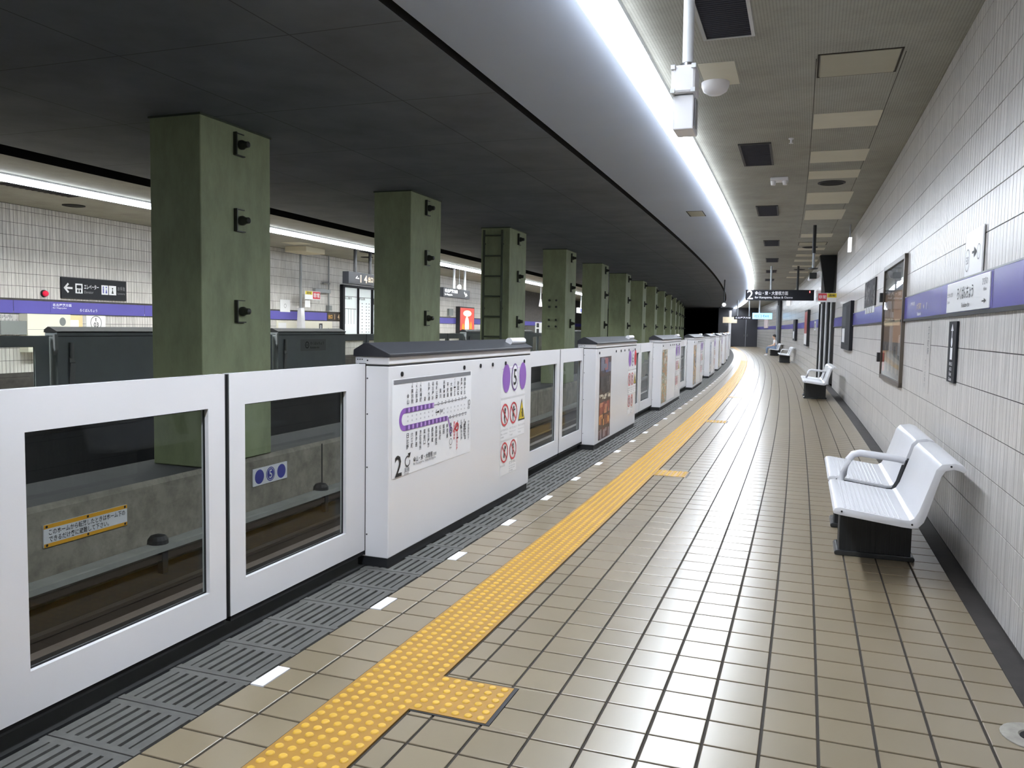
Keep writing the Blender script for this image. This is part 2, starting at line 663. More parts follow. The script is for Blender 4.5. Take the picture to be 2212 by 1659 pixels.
def text_geo(body, spacing=1.0):
    key = (body, spacing)
    if key not in _TC:
        COL.objects.link(_fo)
        _fc.body = body
        _fc.space_line = spacing
        dg = bpy.context.evaluated_depsgraph_get()
        dg.update()
        me = bpy.data.meshes.new_from_object(_fo.evaluated_get(dg))
        vs = [(v.co.x, v.co.y) for v in me.vertices]
        fs = [tuple(p.vertices) for p in me.polygons]
        bpy.data.meshes.remove(me)
        COL.objects.unlink(_fo)
        if vs:
            x0, x1 = min(p[0] for p in vs), max(p[0] for p in vs)
            y0, y1 = min(p[1] for p in vs), max(p[1] for p in vs)
        else:
            x0 = x1 = y0 = y1 = 0
        _TC[key] = (vs, fs, x0, x1, y0, y1)
    return _TC[key]


class Deco:
    """flat print laid on a plane: fn(x, y, lift) -> local point"""

    def __init__(self, fn):
        self.fn, self.mb, self.lift = fn, {}, 0.0012

    grp = 0

    def _m(self, m, name):
        return self.mb.setdefault((m.name, name, self.grp), (m, MB()))[1]

    def next(self):
        self.grp += 1

    def poly(self, pts, m, name='marking', lift=1):
        self._m(m, name).add([self.fn(x, y, lift * self.lift) for x, y in pts], [tuple(range(len(pts)))])

    def rect(self, x0, y0, x1, y1, m, name='marking', lift=1):
        self.poly([(x0, y0), (x1, y0), (x1, y1), (x0, y1)], m, name, lift)

    def disc(self, cx, cy, rx, ry, m, name='marking', lift=1, n=24):
        self.poly([(cx + rx * math.cos(2 * PI * k / n), cy + ry * math.sin(2 * PI * k / n)) for k in range(n)], m, name, lift)

    def ring(self, cx, cy, r, wd, m, name='marking', lift=1, n=24, a0=0.0, a1=2 * PI):
        vs, fs = [], []
        full = abs(a1 - a0 - 2 * PI) < 1e-6
        for k in range(n + 1):
            t = a0 + (a1 - a0) * k / n
            for rr in (r, r - wd):
                vs.append(self.fn(cx + rr * math.cos(t), cy + rr * math.sin(t), lift * self.lift))
        for k in range(n):
            fs.append((2 * k, 2 * k + 1, 2 * k + 3, 2 * k + 2))
        self._m(m, name).add(vs, fs)

    def line(self, x0, y0, x1, y1, wd, m, name='marking', lift=1):
        d = math.hypot(x1 - x0, y1 - y0)
        nx, ny = -(y1 - y0) / d * wd / 2, (x1 - x0) / d * wd / 2
        self.poly([(x0 + nx, y0 + ny), (x0 - nx, y0 - ny), (x1 - nx, y1 - ny), (x1 + nx, y1 + ny)], m, name, lift)

    def text(self, body, x, y, h, m, w=None, anchor='l', name='lettering', lift=1, spacing=1.0, rot=0.0):
        """fits the text: height h, (x, y) the lower corner (anchor l), or the centre (anchor c)"""
        vs, fs, x0, x1, y0, y1 = text_geo(body, spacing)
        if not vs:
            return
        sy = h / (y1 - y0)
        sx = sy if w is None else w / (x1 - x0)
        if w is not None and sx > sy * 1.6:
            sx = sy * 1.6
        ox, oy = (x, y) if anchor == 'l' else (x - sx * (x1 - x0) / 2, y - h / 2)
        pts = [(ox + sx * (px - x0), oy + sy * (py - y0)) for px, py in vs]
        if rot:
            cx, cy = x, y
            c, s = math.cos(rot), math.sin(rot)
            pts = [(cx + c * (a - cx) - s * (b - cy), cy + s * (a - cx) + c * (b - cy)) for a, b in pts]
        self._m(m, name).add([self.fn(a, b, lift * self.lift) for a, b in pts], fs)

    def vtext(self, body, x, y, h, m, lift=1, name='lettering', w=None):
        """upright column of characters, centred on x, from y downwards to y - h"""
        n = len(body)
        cw = w or h / n
        for i, ch in enumerate(body):
            if ch != ' ':
                self.text(ch, x, y - h * (i + 0.5) / n, h / n * 0.86, m, w=cw * 0.86, anchor='c', lift=lift, name=name)

    def build(self, parent):
        out = []
        for (mn, name, g), (m, mb) in self.mb.items():
            me = bpy.data.meshes.new(name)
            me.from_pydata(mb.v, [], mb.f)
            me.materials.append(m)
            o = link(name, me, parent)
            if len(mb.f) > 1 and name in ('lettering', 'marking', 'pictogram', 'route_line', 'rivet', 'arrow', 'poster', 'print', 'paper'):
                o['kind'] = 'stuff'
            out.append(o)
        return out


def on_front(d):
    """sign plane: x to the reader's right, y up, at depth d in front"""
    return lambda x, y, l: (x, -d - l, y)


def on_plus_x(x0):
    return lambda x, y, l: (x0 + l, x, y)


def board(name, label, cat, s, u, z, face, wd, ht, dp, m, group=None, bevel=0.0, part='panel', turn=0.0):
    """plate centred on (s, u, z); returns the thing and a Deco for its face"""
    t = thing(name, label, cat, s, u, z, face, group, turn)
    MB().box(-wd / 2, wd / 2, -dp, 0, -ht / 2, ht / 2).build(part, m, t, bevel=bevel)
    return t, Deco(on_front(dp))


ORD = ['first', 'second', 'third', 'fourth', 'fifth', 'sixth', 'seventh', 'eighth', 'ninth', 'tenth', 'eleventh', 'twelfth',
       'thirteenth', 'fourteenth', 'fifteenth', 'sixteenth', 'seventeenth', 'eighteenth', 'nineteenth', 'twentieth']


def nth(i):
    if i < len(ORD):
        return ORD[i]
    n = i + 1
    return '%d%s' % (n, 'th' if 10 < n % 100 < 14 else {1: 'st', 2: 'nd', 3: 'rd'}.get(n % 10, 'th'))


S0, S1 = -4.0, 80.0       # platform extent built
ZC = 3.665                # ceiling height

# ================================================================== SETTING
# ---- near floor
floor = sweep('floor', [(1.10, -0.30), (1.10, -0.02), (0.885, -0.02), (0.885, -0.006), (-2.125, -0.006), (-2.125, -0.03), (-2.535, -0.03),
                        (-2.535, -0.012), (-2.74, -0.012), (-2.74, -0.14), (-2.82, -0.16), (-2.82, -1.0)], S0, S1, M_GROUT, kind='structure')
UL = [0.0909 - 0.1989 * k for k in range(-4, 8)]           # long joints right of the tactile strip
US = sorted(UL) + []
joints = [-1.405] + [u for u in US if u > -1.38]
joints[-1] = 0.885
J = 0.0056                                                  # half joint
rects = []
cs0, cp = 2.908, 0.1955
k = -34
while cs0 + cp * k < S1 - 0.2:
    a, b = cs0 + cp * k, cs0 + cp * (k + 1)
    k += 1
    if a < S0:
        continue
    for i in range(len(joints) - 1):
        rects.append((a + J * 0.95, b - J * 0.95, joints[i] + J, joints[i + 1] - J))
# yellow stubs: cut the tiles they replace
STUBS = [(2.752, 3.072), (8.26, 8.60), (13.45, 13.78), (18.7, 19.03), (24.0, 24.33)]
STU = -1.085


def cut(r):
    a, b, c, d = r
    out = [r]
    for s0, s1 in STUBS:
        nxt = []
        for (a, b, c, d) in out:
            if b <= s0 - 0.012 or a >= s1 + 0.012 or c >= STU + 0.012:
                nxt.append((a, b, c, d))
                continue
            if a < s0 - 0.022:
                nxt.append((a, s0 - 0.012, c, min(d, STU + 0.012) if False else d))
            if b > s1 + 0.022:
                nxt.append((s1 + 0.012, b, c, d))
            if d > STU + 0.022:
                nxt.append((max(a, s0 - 0.012), min(b, s1 + 0.012), STU + 0.014, d))
        out = nxt
    return out


rects = [q for r in rects for q in cut(r)]
k = -33
js0, jp = 2.503, 0.1973
marks = []
while js0 + jp * k < S1 - 0.2:
    a, b = js0 + jp * k, js0 + jp * (k + 1)
    kk = k
    k += 1
    if a < S0:
        continue
    lo = -2.126
    if (kk - 1) % 5 == 0:
        marks.append((a + 0.004, b - 0.004, -2.126 + 0.002, -2.063))
        lo = -2.061
    rects.append((a + J * 0.95, b - J * 0.95, lo + J * 0.4, -1.930 - J))
    rects.append((a + J * 0.95, b - J * 0.95, -1.930 + J, -1.742))


def rect_key(r):
    p = P((r[0] + r[1]) / 2, (r[2] + r[3]) / 2, 0)
    return p[0] ** 2 + p[1] ** 2


vis = sorted([r for r in rects if seen(P((r[0] + r[1]) / 2, (r[2] + r[3]) / 2, 0))], key=rect_key)[:300]
vs_ = set(vis)
TM = {}
for r in vis:
    dims = (round(r[1] - r[0], 3), round(r[3] - r[2], 3))
    if dims not in TM:
        dy, dx = dims[0] / 2, dims[1] / 2
        e = 0.0022
        TM[dims] = MB().add([(-dx, -dy, -.006), (dx, -dy, -.006), (dx, dy, -.006), (-dx, dy, -.006),
                             (-dx, -dy, -.0015), (dx, -dy, -.0015), (dx, dy, -.0015), (-dx, dy, -.0015),
                             (-dx + e, -dy + e, 0), (dx - e, -dy + e, 0), (dx - e, dy - e, 0), (-dx + e, dy - e, 0)],
                            [(8, 9, 10, 11)] + [(i + o, (i + 1) % 4 + o, (i + 1) % 4 + o + 4, i + o + 4) for o in (0, 4) for i in range(4)]
                            ).mesh('floor_tile', M_TILE)
    sm = (r[0] + r[1]) / 2
    link('floor_tile', TM[dims], floor, P(sm, (r[2] + r[3]) / 2, 0), sm / R)
tiles_mesh('floor_tile_field', [r for r in rects if r not in vs_], np_floor, -0.006, 0.0, M_TILE, floor)
# white marker tiles
mk = MB().box(-0.031, 0.031, -0.0946, 0.0946, -0.006, 0.0008).mesh('white_marker_tile', M_INKW)
for (a, b, c, d) in marks:
    if -1 < a < 45:
        link('white_marker_tile', mk, floor, P((a + b) / 2, (c + d) / 2, 0), (a + b) / 2 / R)
# slotted pavers along the gates
gp = 0.318
pv = MB()
hx, hy = 0.2, gp / 2 - 0.004
pv.box(-hx, hx, -hy, -hy + 0.032, -0.028, 0)
pv.box(-hx, hx, hy - 0.032, hy, -0.028, 0)
nb = 8
for i in range(nb):
    c = -hx + (2 * hx) * (i + 0.5) / nb
    hw = 0.0165 if 0 < i < nb - 1 else 0.020
    c += 0.004 if i == 0 else (-0.004 if i == nb - 1 else 0)
    pv.box(c - hw, c + hw, -hy + 0.032, hy - 0.032, -0.028, 0)
pvm = pv.mesh('slotted_paver', M_PAVER)
i = -14
while 2.402 + gp * i < 64:
    sm = 2.402 + gp * (i + 0.5)
    i += 1
    if sm > S0:
        link('slotted_paver', pvm, floor, P(sm, -2.331, -0.001), sm / R)
sweep('threshold_strip', [(-2.540, -0.012), (-2.540, 0.001), (-2.735, 0.001), (-2.735, -0.012)], S0, S1, M_BLACK, parent=floor)
sweep('gutter', [(0.889, -0.02), (0.889, -0.012), (1.10, -0.012)], S0, S1, M_GUTTER, parent=floor)

# ---- tactile paving strip with its stubs
tp = thing('tactile_paving', 'yellow studded tactile paving strip with short side stubs on the beige floor', 'tactile paving', 3.0, -1.575, 0)
tpi = tp.matrix_world.inverted()
bpy.context.view_layer.update()
inv = tp.matrix_world.inverted()


def keep(o, root=tp):
    o.parent = root
    o.matrix_parent_inverse = root.matrix_world.inverted()
    return o


keep(sweep('strip', [(-1.738, -0.006), (-1.738, 0.0025), (-1.412, 0.0025), (-1.412, -0.006)], S0 + 0.6, S1 - 2, M_YEL))
keep(sweep('dark_edge', [(-1.7425, -0.0055), (-1.7425, 0.0005), (-1.738, 0.0005)], S0 + 0.6, S1 - 2, M_INK))
for a, b in STUBS:
    keep(sweep('stub', [(-1.416, -0.006), (-1.416, 0.0022), (STU - 0.004, 0.0022), (STU - 0.004, -0.006)], a, b, M_YEL, ds=0.4, closed=True))
    keep(sweep('stub_edge', [(-1.408, -0.0058), (-1.408, 0.0003), (STU + 0.012, 0.0003), (STU + 0.012, -0.0058)], a - 0.010, b + 0.010, M_INK, ds=0.4, closed=True))
studs = []
pitch = 0.0528
uo = [-1.575 + (i - 2.5) * pitch for i in range(6)]
k = 0
while -1 + pitch * k < 42:
    s = -1 + pitch * k
    k += 1
    studs += [(s, u) for u in uo]
for a, b in STUBS[:3]:
    for i in range(6):
        for j in range(6):
            studs.append((a + 0.03 + i * (b - a - 0.06) / 5, -1.388 + j * 0.0535))
studs.sort(key=lambda t: (0 if seen(P(t[0], t[1], 0), 0) else 1e6) + P(t[0], t[1], 0)[0] ** 2 + P(t[0], t[1], 0)[1] ** 2)
sm_ = MB()
n = 12
sm_.lathe([(0.0168, 0), (0.0162, 0.0016), (0.0130, 0.0046), (0.0118, 0.005)], (0, 0, 0.0025), n=n)
stud_me = sm_.mesh('stud', M_STUD, smooth=True)
for s, u in studs[:300]:
    o = link('stud', stud_me, None, P(s, u, 0), 0)
    keep(o)
far = MB()
for s, u in studs[300:]:
    x, y, z = P(s, u, 0.0025)
    far.add([(x + r * math.cos(t * PI / 3), y + r * math.sin(t * PI / 3), z + h) for r, h in ((0.0166, 0), (0.0122, 0.0048)) for t in range(6)],
            [(i, (i + 1) % 6, 6 + (i + 1) % 6, 6 + i) for i in range(6)] + [tuple(range(6, 12))])
me = bpy.data.meshes.new('studs_beyond')
me.from_pydata(far.v, [], far.f)
me.materials.append(M_STUD)
o = keep(link('studs_beyond', me))
o['kind'] = 'stuff'

# ---- drain cover beside the wall
t = thing('floor_drain', 'round grey floor drain cover set at the foot of the tiled wall', 'drain', 3.42, 0.855)
MB().lathe([(0.115, -0.004), (0.115, 0.004), (0.10, 0.007), (0.055, 0.006), (0.05, 0.001), (0.001, 0.0)], n=28).build('rim', mat('drain_grey', rgb(150, 146, 138), 0.6, var=0.2, scale=20), t, smooth=True)
MB().lathe([(0.05, 0.001), (0.048, 0.004), (0.001, 0.004)], n=20).build('hole', M_SLOT, t)

# ---- right wall
Z_BAND0, Z_BAND1, ROW = 1.645, 1.882, 0.239
zrows = [0.0, 0.21, 0.449, 0.688, 0.927, 1.166, 1.405, 1.645]
zup = [1.882]
while zup[-1] + ROW < ZC - 0.02:
    zup.append(zup[-1] + ROW)
zup.append(ZC - 0.005)
WEND = 23.7
wall_r = sweep('wall_right', [(0.004, -0.02), (0.004, ZC)], S0, WEND, M_WGROUT, kind='structure', ufn=wall_u)
G = 0.0026
wr = []
nc = int((WEND - 1.5) / 0.08)
for c in range(nc):
    a = 1.5 + 0.08 * c
    for zz in (zrows, zup):
        for i in range(len(zz) - 1):
            wr.append((a + G, a + 0.08 - G, zz[i] + G, zz[i + 1] - G))
order = sorted([r for r in wr if seen(P(r[0], wall_u(r[0]), (r[2] + r[3]) / 2), 10)],
               key=lambda r: P(r[0], 1, 0)[0] ** 2 + P(r[0], 1, 0)[1] ** 2 + ((r[2] + r[3]) / 2 - EYE) ** 2)[:300]
oset = set(order)
WM = {}
for r in order:
    hgt = round(r[3] - r[2], 3)
    if hgt not in WM:
        WM[hgt] = MB().add([(0.005, -.0374, -hgt / 2), (0.005, .0374, -hgt / 2), (0.005, .0374, hgt / 2), (0.005, -.0374, hgt / 2),
                            (0, -.0370, -hgt / 2 + .001), (0, .0370, -hgt / 2 + .001), (0, .0370, hgt / 2 - .001), (0, -.0370, hgt / 2 - .001)],
                           [(4, 5, 6, 7)] + [(i, (i + 1) % 4, 4 + (i + 1) % 4, 4 + i) for i in range(4)]).mesh('wall_tile', M_WTILE)
    sm = (r[0] + r[1]) / 2
    link('wall_tile', WM[hgt], wall_r, P(sm, wall_u(sm), (r[2] + r[3]) / 2), sm / R)
tiles_mesh('wall_tile_field', [r for r in wr if r not in oset], np_wall(1, wall_u), -0.004, 0.0, M_WTILE, wall_r)
# end face of the near wall and the recess behind it
sweep('wall_recess', [(0.0, -0.02), (0.0, ZC)], WEND, 25.2, M_SOOT, kind='structure', ufn=lambda s: 1.35)
mbx = MB().box(wall_u(WEND), 1.6, 0, 0.05, 0, ZC)
o = mbx.build('wall_return', M_WGROUT)
o.location = P(WEND, 0, 0)
o.rotation_euler = (0, 0, WEND / R)
o['kind'] = 'structure'
o = MB().box(0.76, 1.6, 0, 0.05, 0, ZC).build('wall_return', M_WFAR)
o.location = P(25.15, 0, 0)
o.rotation_euler = (0, 0, 25.15 / R)
o['kind'] = 'structure'
FARU = 0.78
wall_f = sweep('wall_right', [(FARU, 0.0), (FARU, 1.645)], 25.2, S1, M_WFAR, kind='structure', uv0=0.029)
sweep('upper_tiles', [(FARU, 1.882), (FARU, ZC)], 25.2, S1, M_WFAR, parent=wall_f, uv0=0.0 + 0.239 * 8)
# purple band (panels with seams) and the dark trims above and below
pb = MB()
seams = [S0, 1.2, 5.30, 7.15, 11.9, 15.0, 18.6, 21.2, WEND]
for a, b in zip(seams[:-1], seams[1:]):
    sweep('band_panel', [(-0.001, 1.652), (-0.012, 1.652), (-0.012, 1.876), (-0.001, 1.876)], a + 0.003, b - 0.003, M_PURPLE, parent=wall_r, ufn=wall_u)
sweep('band_trim', [(0, 1.628), (-0.02, 1.628), (-0.02, 1.652), (0, 1.652)], S0, WEND, M_DARKM, parent=wall_r, ufn=wall_u)
sweep('band_trim', [(0, 1.876), (-0.014, 1.876), (-0.014, 1.886), (0, 1.886)], S0, WEND, M_GREYF, parent=wall_r, ufn=wall_u)
sweep('band_panel', [(FARU, 1.645), (FARU - 0.012, 1.645), (FARU - 0.012, 1.882), (FARU, 1.882)], 25.2, S1, M_PURPLE, parent=wall_f)

# ---- ceilings
ceil = sweep('ceiling', [(1.35, ZC), (-1.30, ZC)], S0, S1, M_CEIL, kind='structure')
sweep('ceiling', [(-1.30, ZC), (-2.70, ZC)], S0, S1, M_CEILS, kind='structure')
sweep('trim_1', [(-2.70, ZC), (-2.70, ZC + 0.14), (-2.79, ZC + 0.14), (-2.79, ZC)], S0, 110, M_SLOT, kind='structure')
ctrack = sweep('ceiling', [(-2.79, ZC), (-9.54, ZC)], S0, 140, M_TRACKC, kind='structure')
sweep('trim_2', [(-9.54, ZC), (-9.54, ZC + 0.25), (-10.10, ZC + 0.25), (-10.10, ZC)], S0, 90, M_SLOT, kind='structure')
cfar = sweep('ceiling', [(-10.10, ZC), (-14.3, ZC)], S0, 90, M_CEIL, kind='structure')
# joints of the track ceiling boards
for s in [1.6 + 1.85 * i for i in range(30)]:
    sweep('ceiling_joint', [(-2.8, ZC - 0.001), (-9.5, ZC - 0.001)], s, s + 0.012, M_TJ, ds=0.1, parent=ctrack)
for u in (-3.75, -5.4, -7.2):
    sweep('ceiling_joint', [(u, ZC - 0.001), (u - 0.012, ZC - 0.001)], S0, 70, M_TJ, parent=ctrack)

# ---- tracks, the low wall between them, the opposite platform
bed = sweep('track_bed', [(-2.82, -0.95), (-6.0, -0.93)], S0, 140, M_BED, kind='structure')
sweep('track_bed', [(-6.86, -0.93), (-9.95, -0.95)], S0, 140, M_BED, kind='structure')
low = sweep('wall_between_tracks', [(-6.0, -0.95), (-6.0, -0.12), (-6.03, -0.07)], S0, 140, M_CONC, kind='structure')
sweep('wall_top', [(-6.03, -0.07), (-6.86, -0.06), (-6.86, -0.95)], S0, 140, M_SOOT, parent=low)
for s in (9.25, 19.2, 29.1, 39.0):
    sweep('wall_joint', [(-5.997, -0.95), (-5.997, -0.1)], s, s + 0.03, M_SLOT, ds=0.1, parent=low)
for n_, us in enumerate(((-3.72, -5.16), (-7.75, -9.19))):
    for u in us:
        r_ = sweep('rail', [(u - 0.06, -0.94), (u - 0.02, -0.90), (u - 0.02, -0.83), (u - 0.034, -0.82), (u - 0.034, -0.79), (u + 0.034, -0.79),
                            (u + 0.034, -0.82), (u + 0.02, -0.83), (u + 0.02, -0.90), (u + 0.06, -0.94)], S0, 120, M_RAIL)
        tag(r_, ['dark steel running rail %s the near gates', 'dark steel running rail %s the opposite platform'][n_] %
            (('closest to' if u in (-3.72, -9.19) else 'farther from')), 'rail', 'running rails')
# third rail with its pale cover board, on brackets in front of the low wall
t3 = thing('third_rail', 'pale third rail cover board on short posts along the low concrete wall', 'rail', 5.0, -5.75, -0.7)
bpy.context.view_layer.update()
keep(sweep('cover_board', [(-5.70, -0.705), (-5.70, -0.655), (-5.72, -0.65), (-5.86, -0.645), (-5.86, -0.655), (-5.72, -0.665), (-5.71, -0.705)], S0, 90, M_BOARD, closed=True), t3)
keep(sweep('conductor', [(-5.74, -0.80), (-5.74, -0.74), (-5.80, -0.74), (-5.80, -0.80)], S0, 90, M_RAIL, closed=True), t3)
bk = MB().box(-0.03, 0.03, -0.035, 0.035, -0.25, 0.03)
bk.lathe([(0.10, 0.0), (0.095, 0.05), (0.07, 0.085), (0.02, 0.1)], (-0.06, 0, 0.03), n=14)
bkm = bk.mesh('post', M_DARKM)
for i in range(-2, 22):
    s = 6.1 + 2.86 * i
    keep(link('post', bkm, None, P(s, -5.76, -0.69), s / R), t3)

sweep('trim_3', [(-9.95, -0.95), (-9.95, -0.12), (-9.92, -0.1), (-9.92, 0.0), (-9.99, 0.001)], S0, 90, M_SOOT, kind='structure')
flo_f = sweep('floor', [(-9.98, 0), (-14.3, 0)], S0, 90, M_TILE, kind='structure')
UWL = -14.2
wall_l = sweep('wall_left', [(UWL - 0.004, 0), (UWL - 0.004, ZC)], S0, 90, M_WGROUT, kind='structure')
wl = []
c = 9.0
while c < 46:
    for zz in (zrows, zup):
        for i in range(len(zz) - 1):
            if zz[i + 1] > 0.6:
                wl.append((c + G * 1.4, c + 0.08 - G * 1.4, zz[i] + G * 1.4, zz[i + 1] - G * 1.4))
    c += 0.08
tiles_mesh('wall_tile_field', wl, np_wall(-1, lambda s: UWL), -0.004, 0.0, M_WTILE, wall_l)
for a, b in ((S0, 11.5), (11.5, 14.9), (14.9, 19.0), (19.0, 23.0), (27.2, 36.0), (36.0, 52.0), (52.0, 90.0)):
    sweep('band_panel', [(UWL, 1.60), (UWL + 0.012, 1.60), (UWL + 0.012, 1.845), (UWL, 1.845)], a + 0.004, b - 0.004, M_PURPLE, parent=wall_l)
sweep('band_trim', [(UWL, 1.585), (UWL + 0.02, 1.585), (UWL + 0.02, 1.60), (UWL, 1.60)], S0, 90, M_DARKM, parent=wall_l)

# ---- end of the near platform: dark double doors and a strip of pale wall
o = MB().box(-2.82, -1.80, 0, 0.1, -1.0, ZC).box(1.30, 2.4, 0, 0.1, 0, ZC).box(-1.80, 1.30, 0, 0.1, 2.62, ZC).build('wall_end', mat('end_wall_dark', rgb(52, 52, 56), 0.7))
o.location, o.rotation_euler, o['kind'] = P(S1, 0, 0), (0, 0, S1 / R), 'structure'
d = MB().box(-1.78, -0.30, -0.02, 0.06, 0, 2.6).box(-0.26, 1.28, -0.02, 0.06, 0, 2.6).build('door_1', mat('end_door', rgb(44, 44, 50), 0.45))
d.location, d.rotation_euler, d['kind'] = P(S1, 0, 0), (0, 0, S1 / R), 'structure'
MB().box(-0.30, -0.26, -0.05, 0.0, 0, 2.6).build('mullion', M_GREYF, d)
MB().cyl((-0.42, -0.08, 0.95), (-0.42, -0.08, 1.15), 0.03).cyl((-0.14, -0.08, 0.95), (-0.14, -0.08, 1.2), 0.03).build('door_handle', M_STEEL, d)
o = MB().box(-15, -2.8, 0, 0.2, -1.2, ZC + 0.4).build('wall_tunnel_end', M_SLOT)
o.location, o.rotation_euler, o['kind'] = P(138, 0, 0), (0, 0, 138 / R), 'structure'
o = MB().box(-15, 3, 0, 0.2, -1.2, ZC + 0.4).build('wall_behind', mat('behind_wall', rgb(120, 118, 112), 0.7))
o.location, o.rotation_euler, o['kind'] = P(S0, 0, 0), (0, 0, S0 / R), 'structure'

# ================================================================== PLATFORM GATES
UC = -2.375          # front face of the casings


def gate_leaf(name, label, s, u, side, paint, group, L=1.3):
    """sliding leaf; local y = 0 at the meeting edge, the leaf runs towards side (+1 / -1)"""
    t = thing(name, label, 'gate', s, u, 0, 'arc', group)
    w1 = min(1.04, L - 0.07)
    y = lambda v: side * v
    fr = MB().ring_panel(-0.04, 0.0, (min(y(0.014), y(L)), max(y(0.014), y(L)), 0.098, 1.258),
                         (min(y(0.125), y(w1)), max(y(0.125), y(w1)), 0.255, 1.106))
    fr.build('frame', paint, t)
    MB().box(-0.034, -0.028, min(y(0.125), y(w1)), max(y(0.125), y(w1)), 0.255, 1.106).build('pane', M_GLASS, t)
    gk = MB().ring_panel(-0.026, -0.020, (min(y(0.125), y(w1)), max(y(0.125), y(w1)), 0.255, 1.106),
                         (min(y(0.131), y(w1 - 0.006)), max(y(0.131), y(w1 - 0.006)), 0.261, 1.100))
    gk.build('gasket', M_BLACK, t)
    MB().box(-0.036, -0.004, min(y(0.001), y(0.016)), max(y(0.001), y(0.016)), 0.098, 1.256).build('edge_rubber', M_BLACK, t)
    MB().box(-0.036, -0.006, min(y(0.02), y(L)), max(y(0.02), y(L)), 0.07, 0.098).build('bottom_rail', M_BLACK, t)
    return t


def casing_body(t, L, paint, side=1):
    """casing: local x = 0 the front face (towards the waiting passengers when side = 1), y from 0 to L"""
    x = lambda v: v * side
    a, b = sorted((x(-0.235), x(0.0)))
    MB().box(a, b, 0, L, 0.06, 1.246).build('body', paint, t, bevel=0.006)
    MB().box(min(x(-0.233), x(-0.002)), max(x(-0.233), x(-0.002)), 0.004, L - 0.004, 1.2465, 1.255).build('seam', M_INK, t)
    MB().box(a, b, 0, L, 1.2555, 1.304).build('top_rail', paint, t, bevel=0.006)
    MB().box(min(x(-0.215), x(-0.012)), max(x(-0.215), x(-0.012)), 0.01, L - 0.01, 0.0, 0.062).build('kick_base', M_KICK, t)
    pr = [(x(0.012), 1.304), (x(0.012), 1.322), (x(-0.14), 1.388), (x(-0.165), 1.388), (x(-0.24), 1.345), (x(-0.243), 1.304)]
    MB().prism(pr, -0.012, L + 0.012).build('roof_cap', M_CAP if paint is M_WHITE else M_CAPD, t, bevel=0.004)


def warning_set(d, y0, z0):
    """door number and the notices beside it; y0 = left edge, z0 = top"""
    d.rect(y0, z0 - 0.20, y0 + 0.62, z0 + 0.06, M_SHEET, 'sticker', 1)
    d.rect(y0, z0 - 0.56, y0 + 0.62, z0 - 0.215, M_SHEET, 'sticker', 1)
    d.rect(y0, z0 - 0.86, y0 + 0.42, z0 - 0.575, M_SHEET, 'sticker', 1)
    d.rect(y0 + 0.01, z0 + 0.042, y0 + 0.61, z0 + 0.052, mat('mauve', rgb(228, 210, 238), 0.4), 'marking', 2)
    for k in range(2):
        d.next()
        cy = z0 - 0.345
        cx = y0 + 0.10 + 0.215 * k
        d.ring(cx, cy, 0.095, 0.016, M_INKR, 'warning_ring', 3)
        d.line(cx - 0.06, cy + 0.06, cx + 0.06, cy - 0.06, 0.014, M_INKR, 'warning_ring', 4)
        d.disc(cx + 0.005, cy + 0.045, 0.016, 0.016, M_INK, 'pictogram', 3)
        d.line(cx + 0.005, cy + 0.03, cx - 0.012, cy - 0.03, 0.026, M_INK, 'pictogram', 3)
        d.line(cx - 0.012, cy - 0.03, cx + 0.012 - 0.02 * k, cy - 0.07, 0.014, M_INK, 'pictogram', 3)
        if k:
            d.line(cx, cy + 0.02, cx + 0.045, cy + 0.03, 0.011, M_INK, 'pictogram', 3)
        d.next()
        cy = z0 - 0.665
        d.ring(cx, cy, 0.088, 0.015, M_INKR, 'warning_ring', 3)
        d.line(cx - 0.055, cy + 0.055, cx + 0.055, cy - 0.055, 0.013, M_INKR, 'warning_ring', 4)
        d.disc(cx + 0.02 - 0.02 * k, cy + 0.04, 0.016, 0.016, M_INK, 'pictogram', 3)
        d.line(cx + 0.01, cy + 0.025, cx - 0.01, cy - 0.045, 0.022, M_INK, 'pictogram', 3)
    d.next()
    cx, cy = y0 + 0.53, z0 - 0.335
    d.poly([(cx - 0.09, cy - 0.095), (cx + 0.09, cy - 0.095), (cx, cy + 0.10)], M_INK, 'warning_triangle', 2)
    d.poly([(cx - 0.07, cy - 0.083), (cx + 0.07, cy - 0.083), (cx, cy + 0.075)], M_INKY, 'warning_triangle', 3)
    d.line(cx + 0.03, cy - 0.07, cx + 0.005, cy + 0.01, 0.028, M_INK, 'pictogram', 4)
    d.line(cx - 0.025, cy - 0.07, cx - 0.012, cy - 0.02, 0.012, M_INK, 'pictogram', 4)
    for k, (a, b_) in enumerate((('よりかからない', 'Do not lean'), ('のりださない', 'No leaning over'), ('手をはさまれない', 'Watch your hands'))):
        d.text(a, y0 + 0.012 + 0.215 * k, z0 - 0.482, 0.02, M_INK, w=0.185)
        d.text(b_, y0 + 0.012 + 0.215 * k, z0 - 0.512, 0.015, M_INKG, w=0.16)
        d.text('不要靠近', y0 + 0.012 + 0.215 * k, z0 - 0.54, 0.015, M_INKG, w=0.08)
    d.text('駆け込み禁止', y0 + 0.012, z0 - 0.785, 0.018, M_INKG, w=0.12)
    d.text('立てかけ禁止', y0 + 0.225, z0 - 0.785, 0.024, M_INK, w=0.17)
    for k, b_ in enumerate(('Do not place things', 'against the gate', '请勿倚靠')):
        d.text(b_, y0 + 0.225, z0 - 0.812 - 0.02 * k, 0.014, M_INKG, w=0.16)


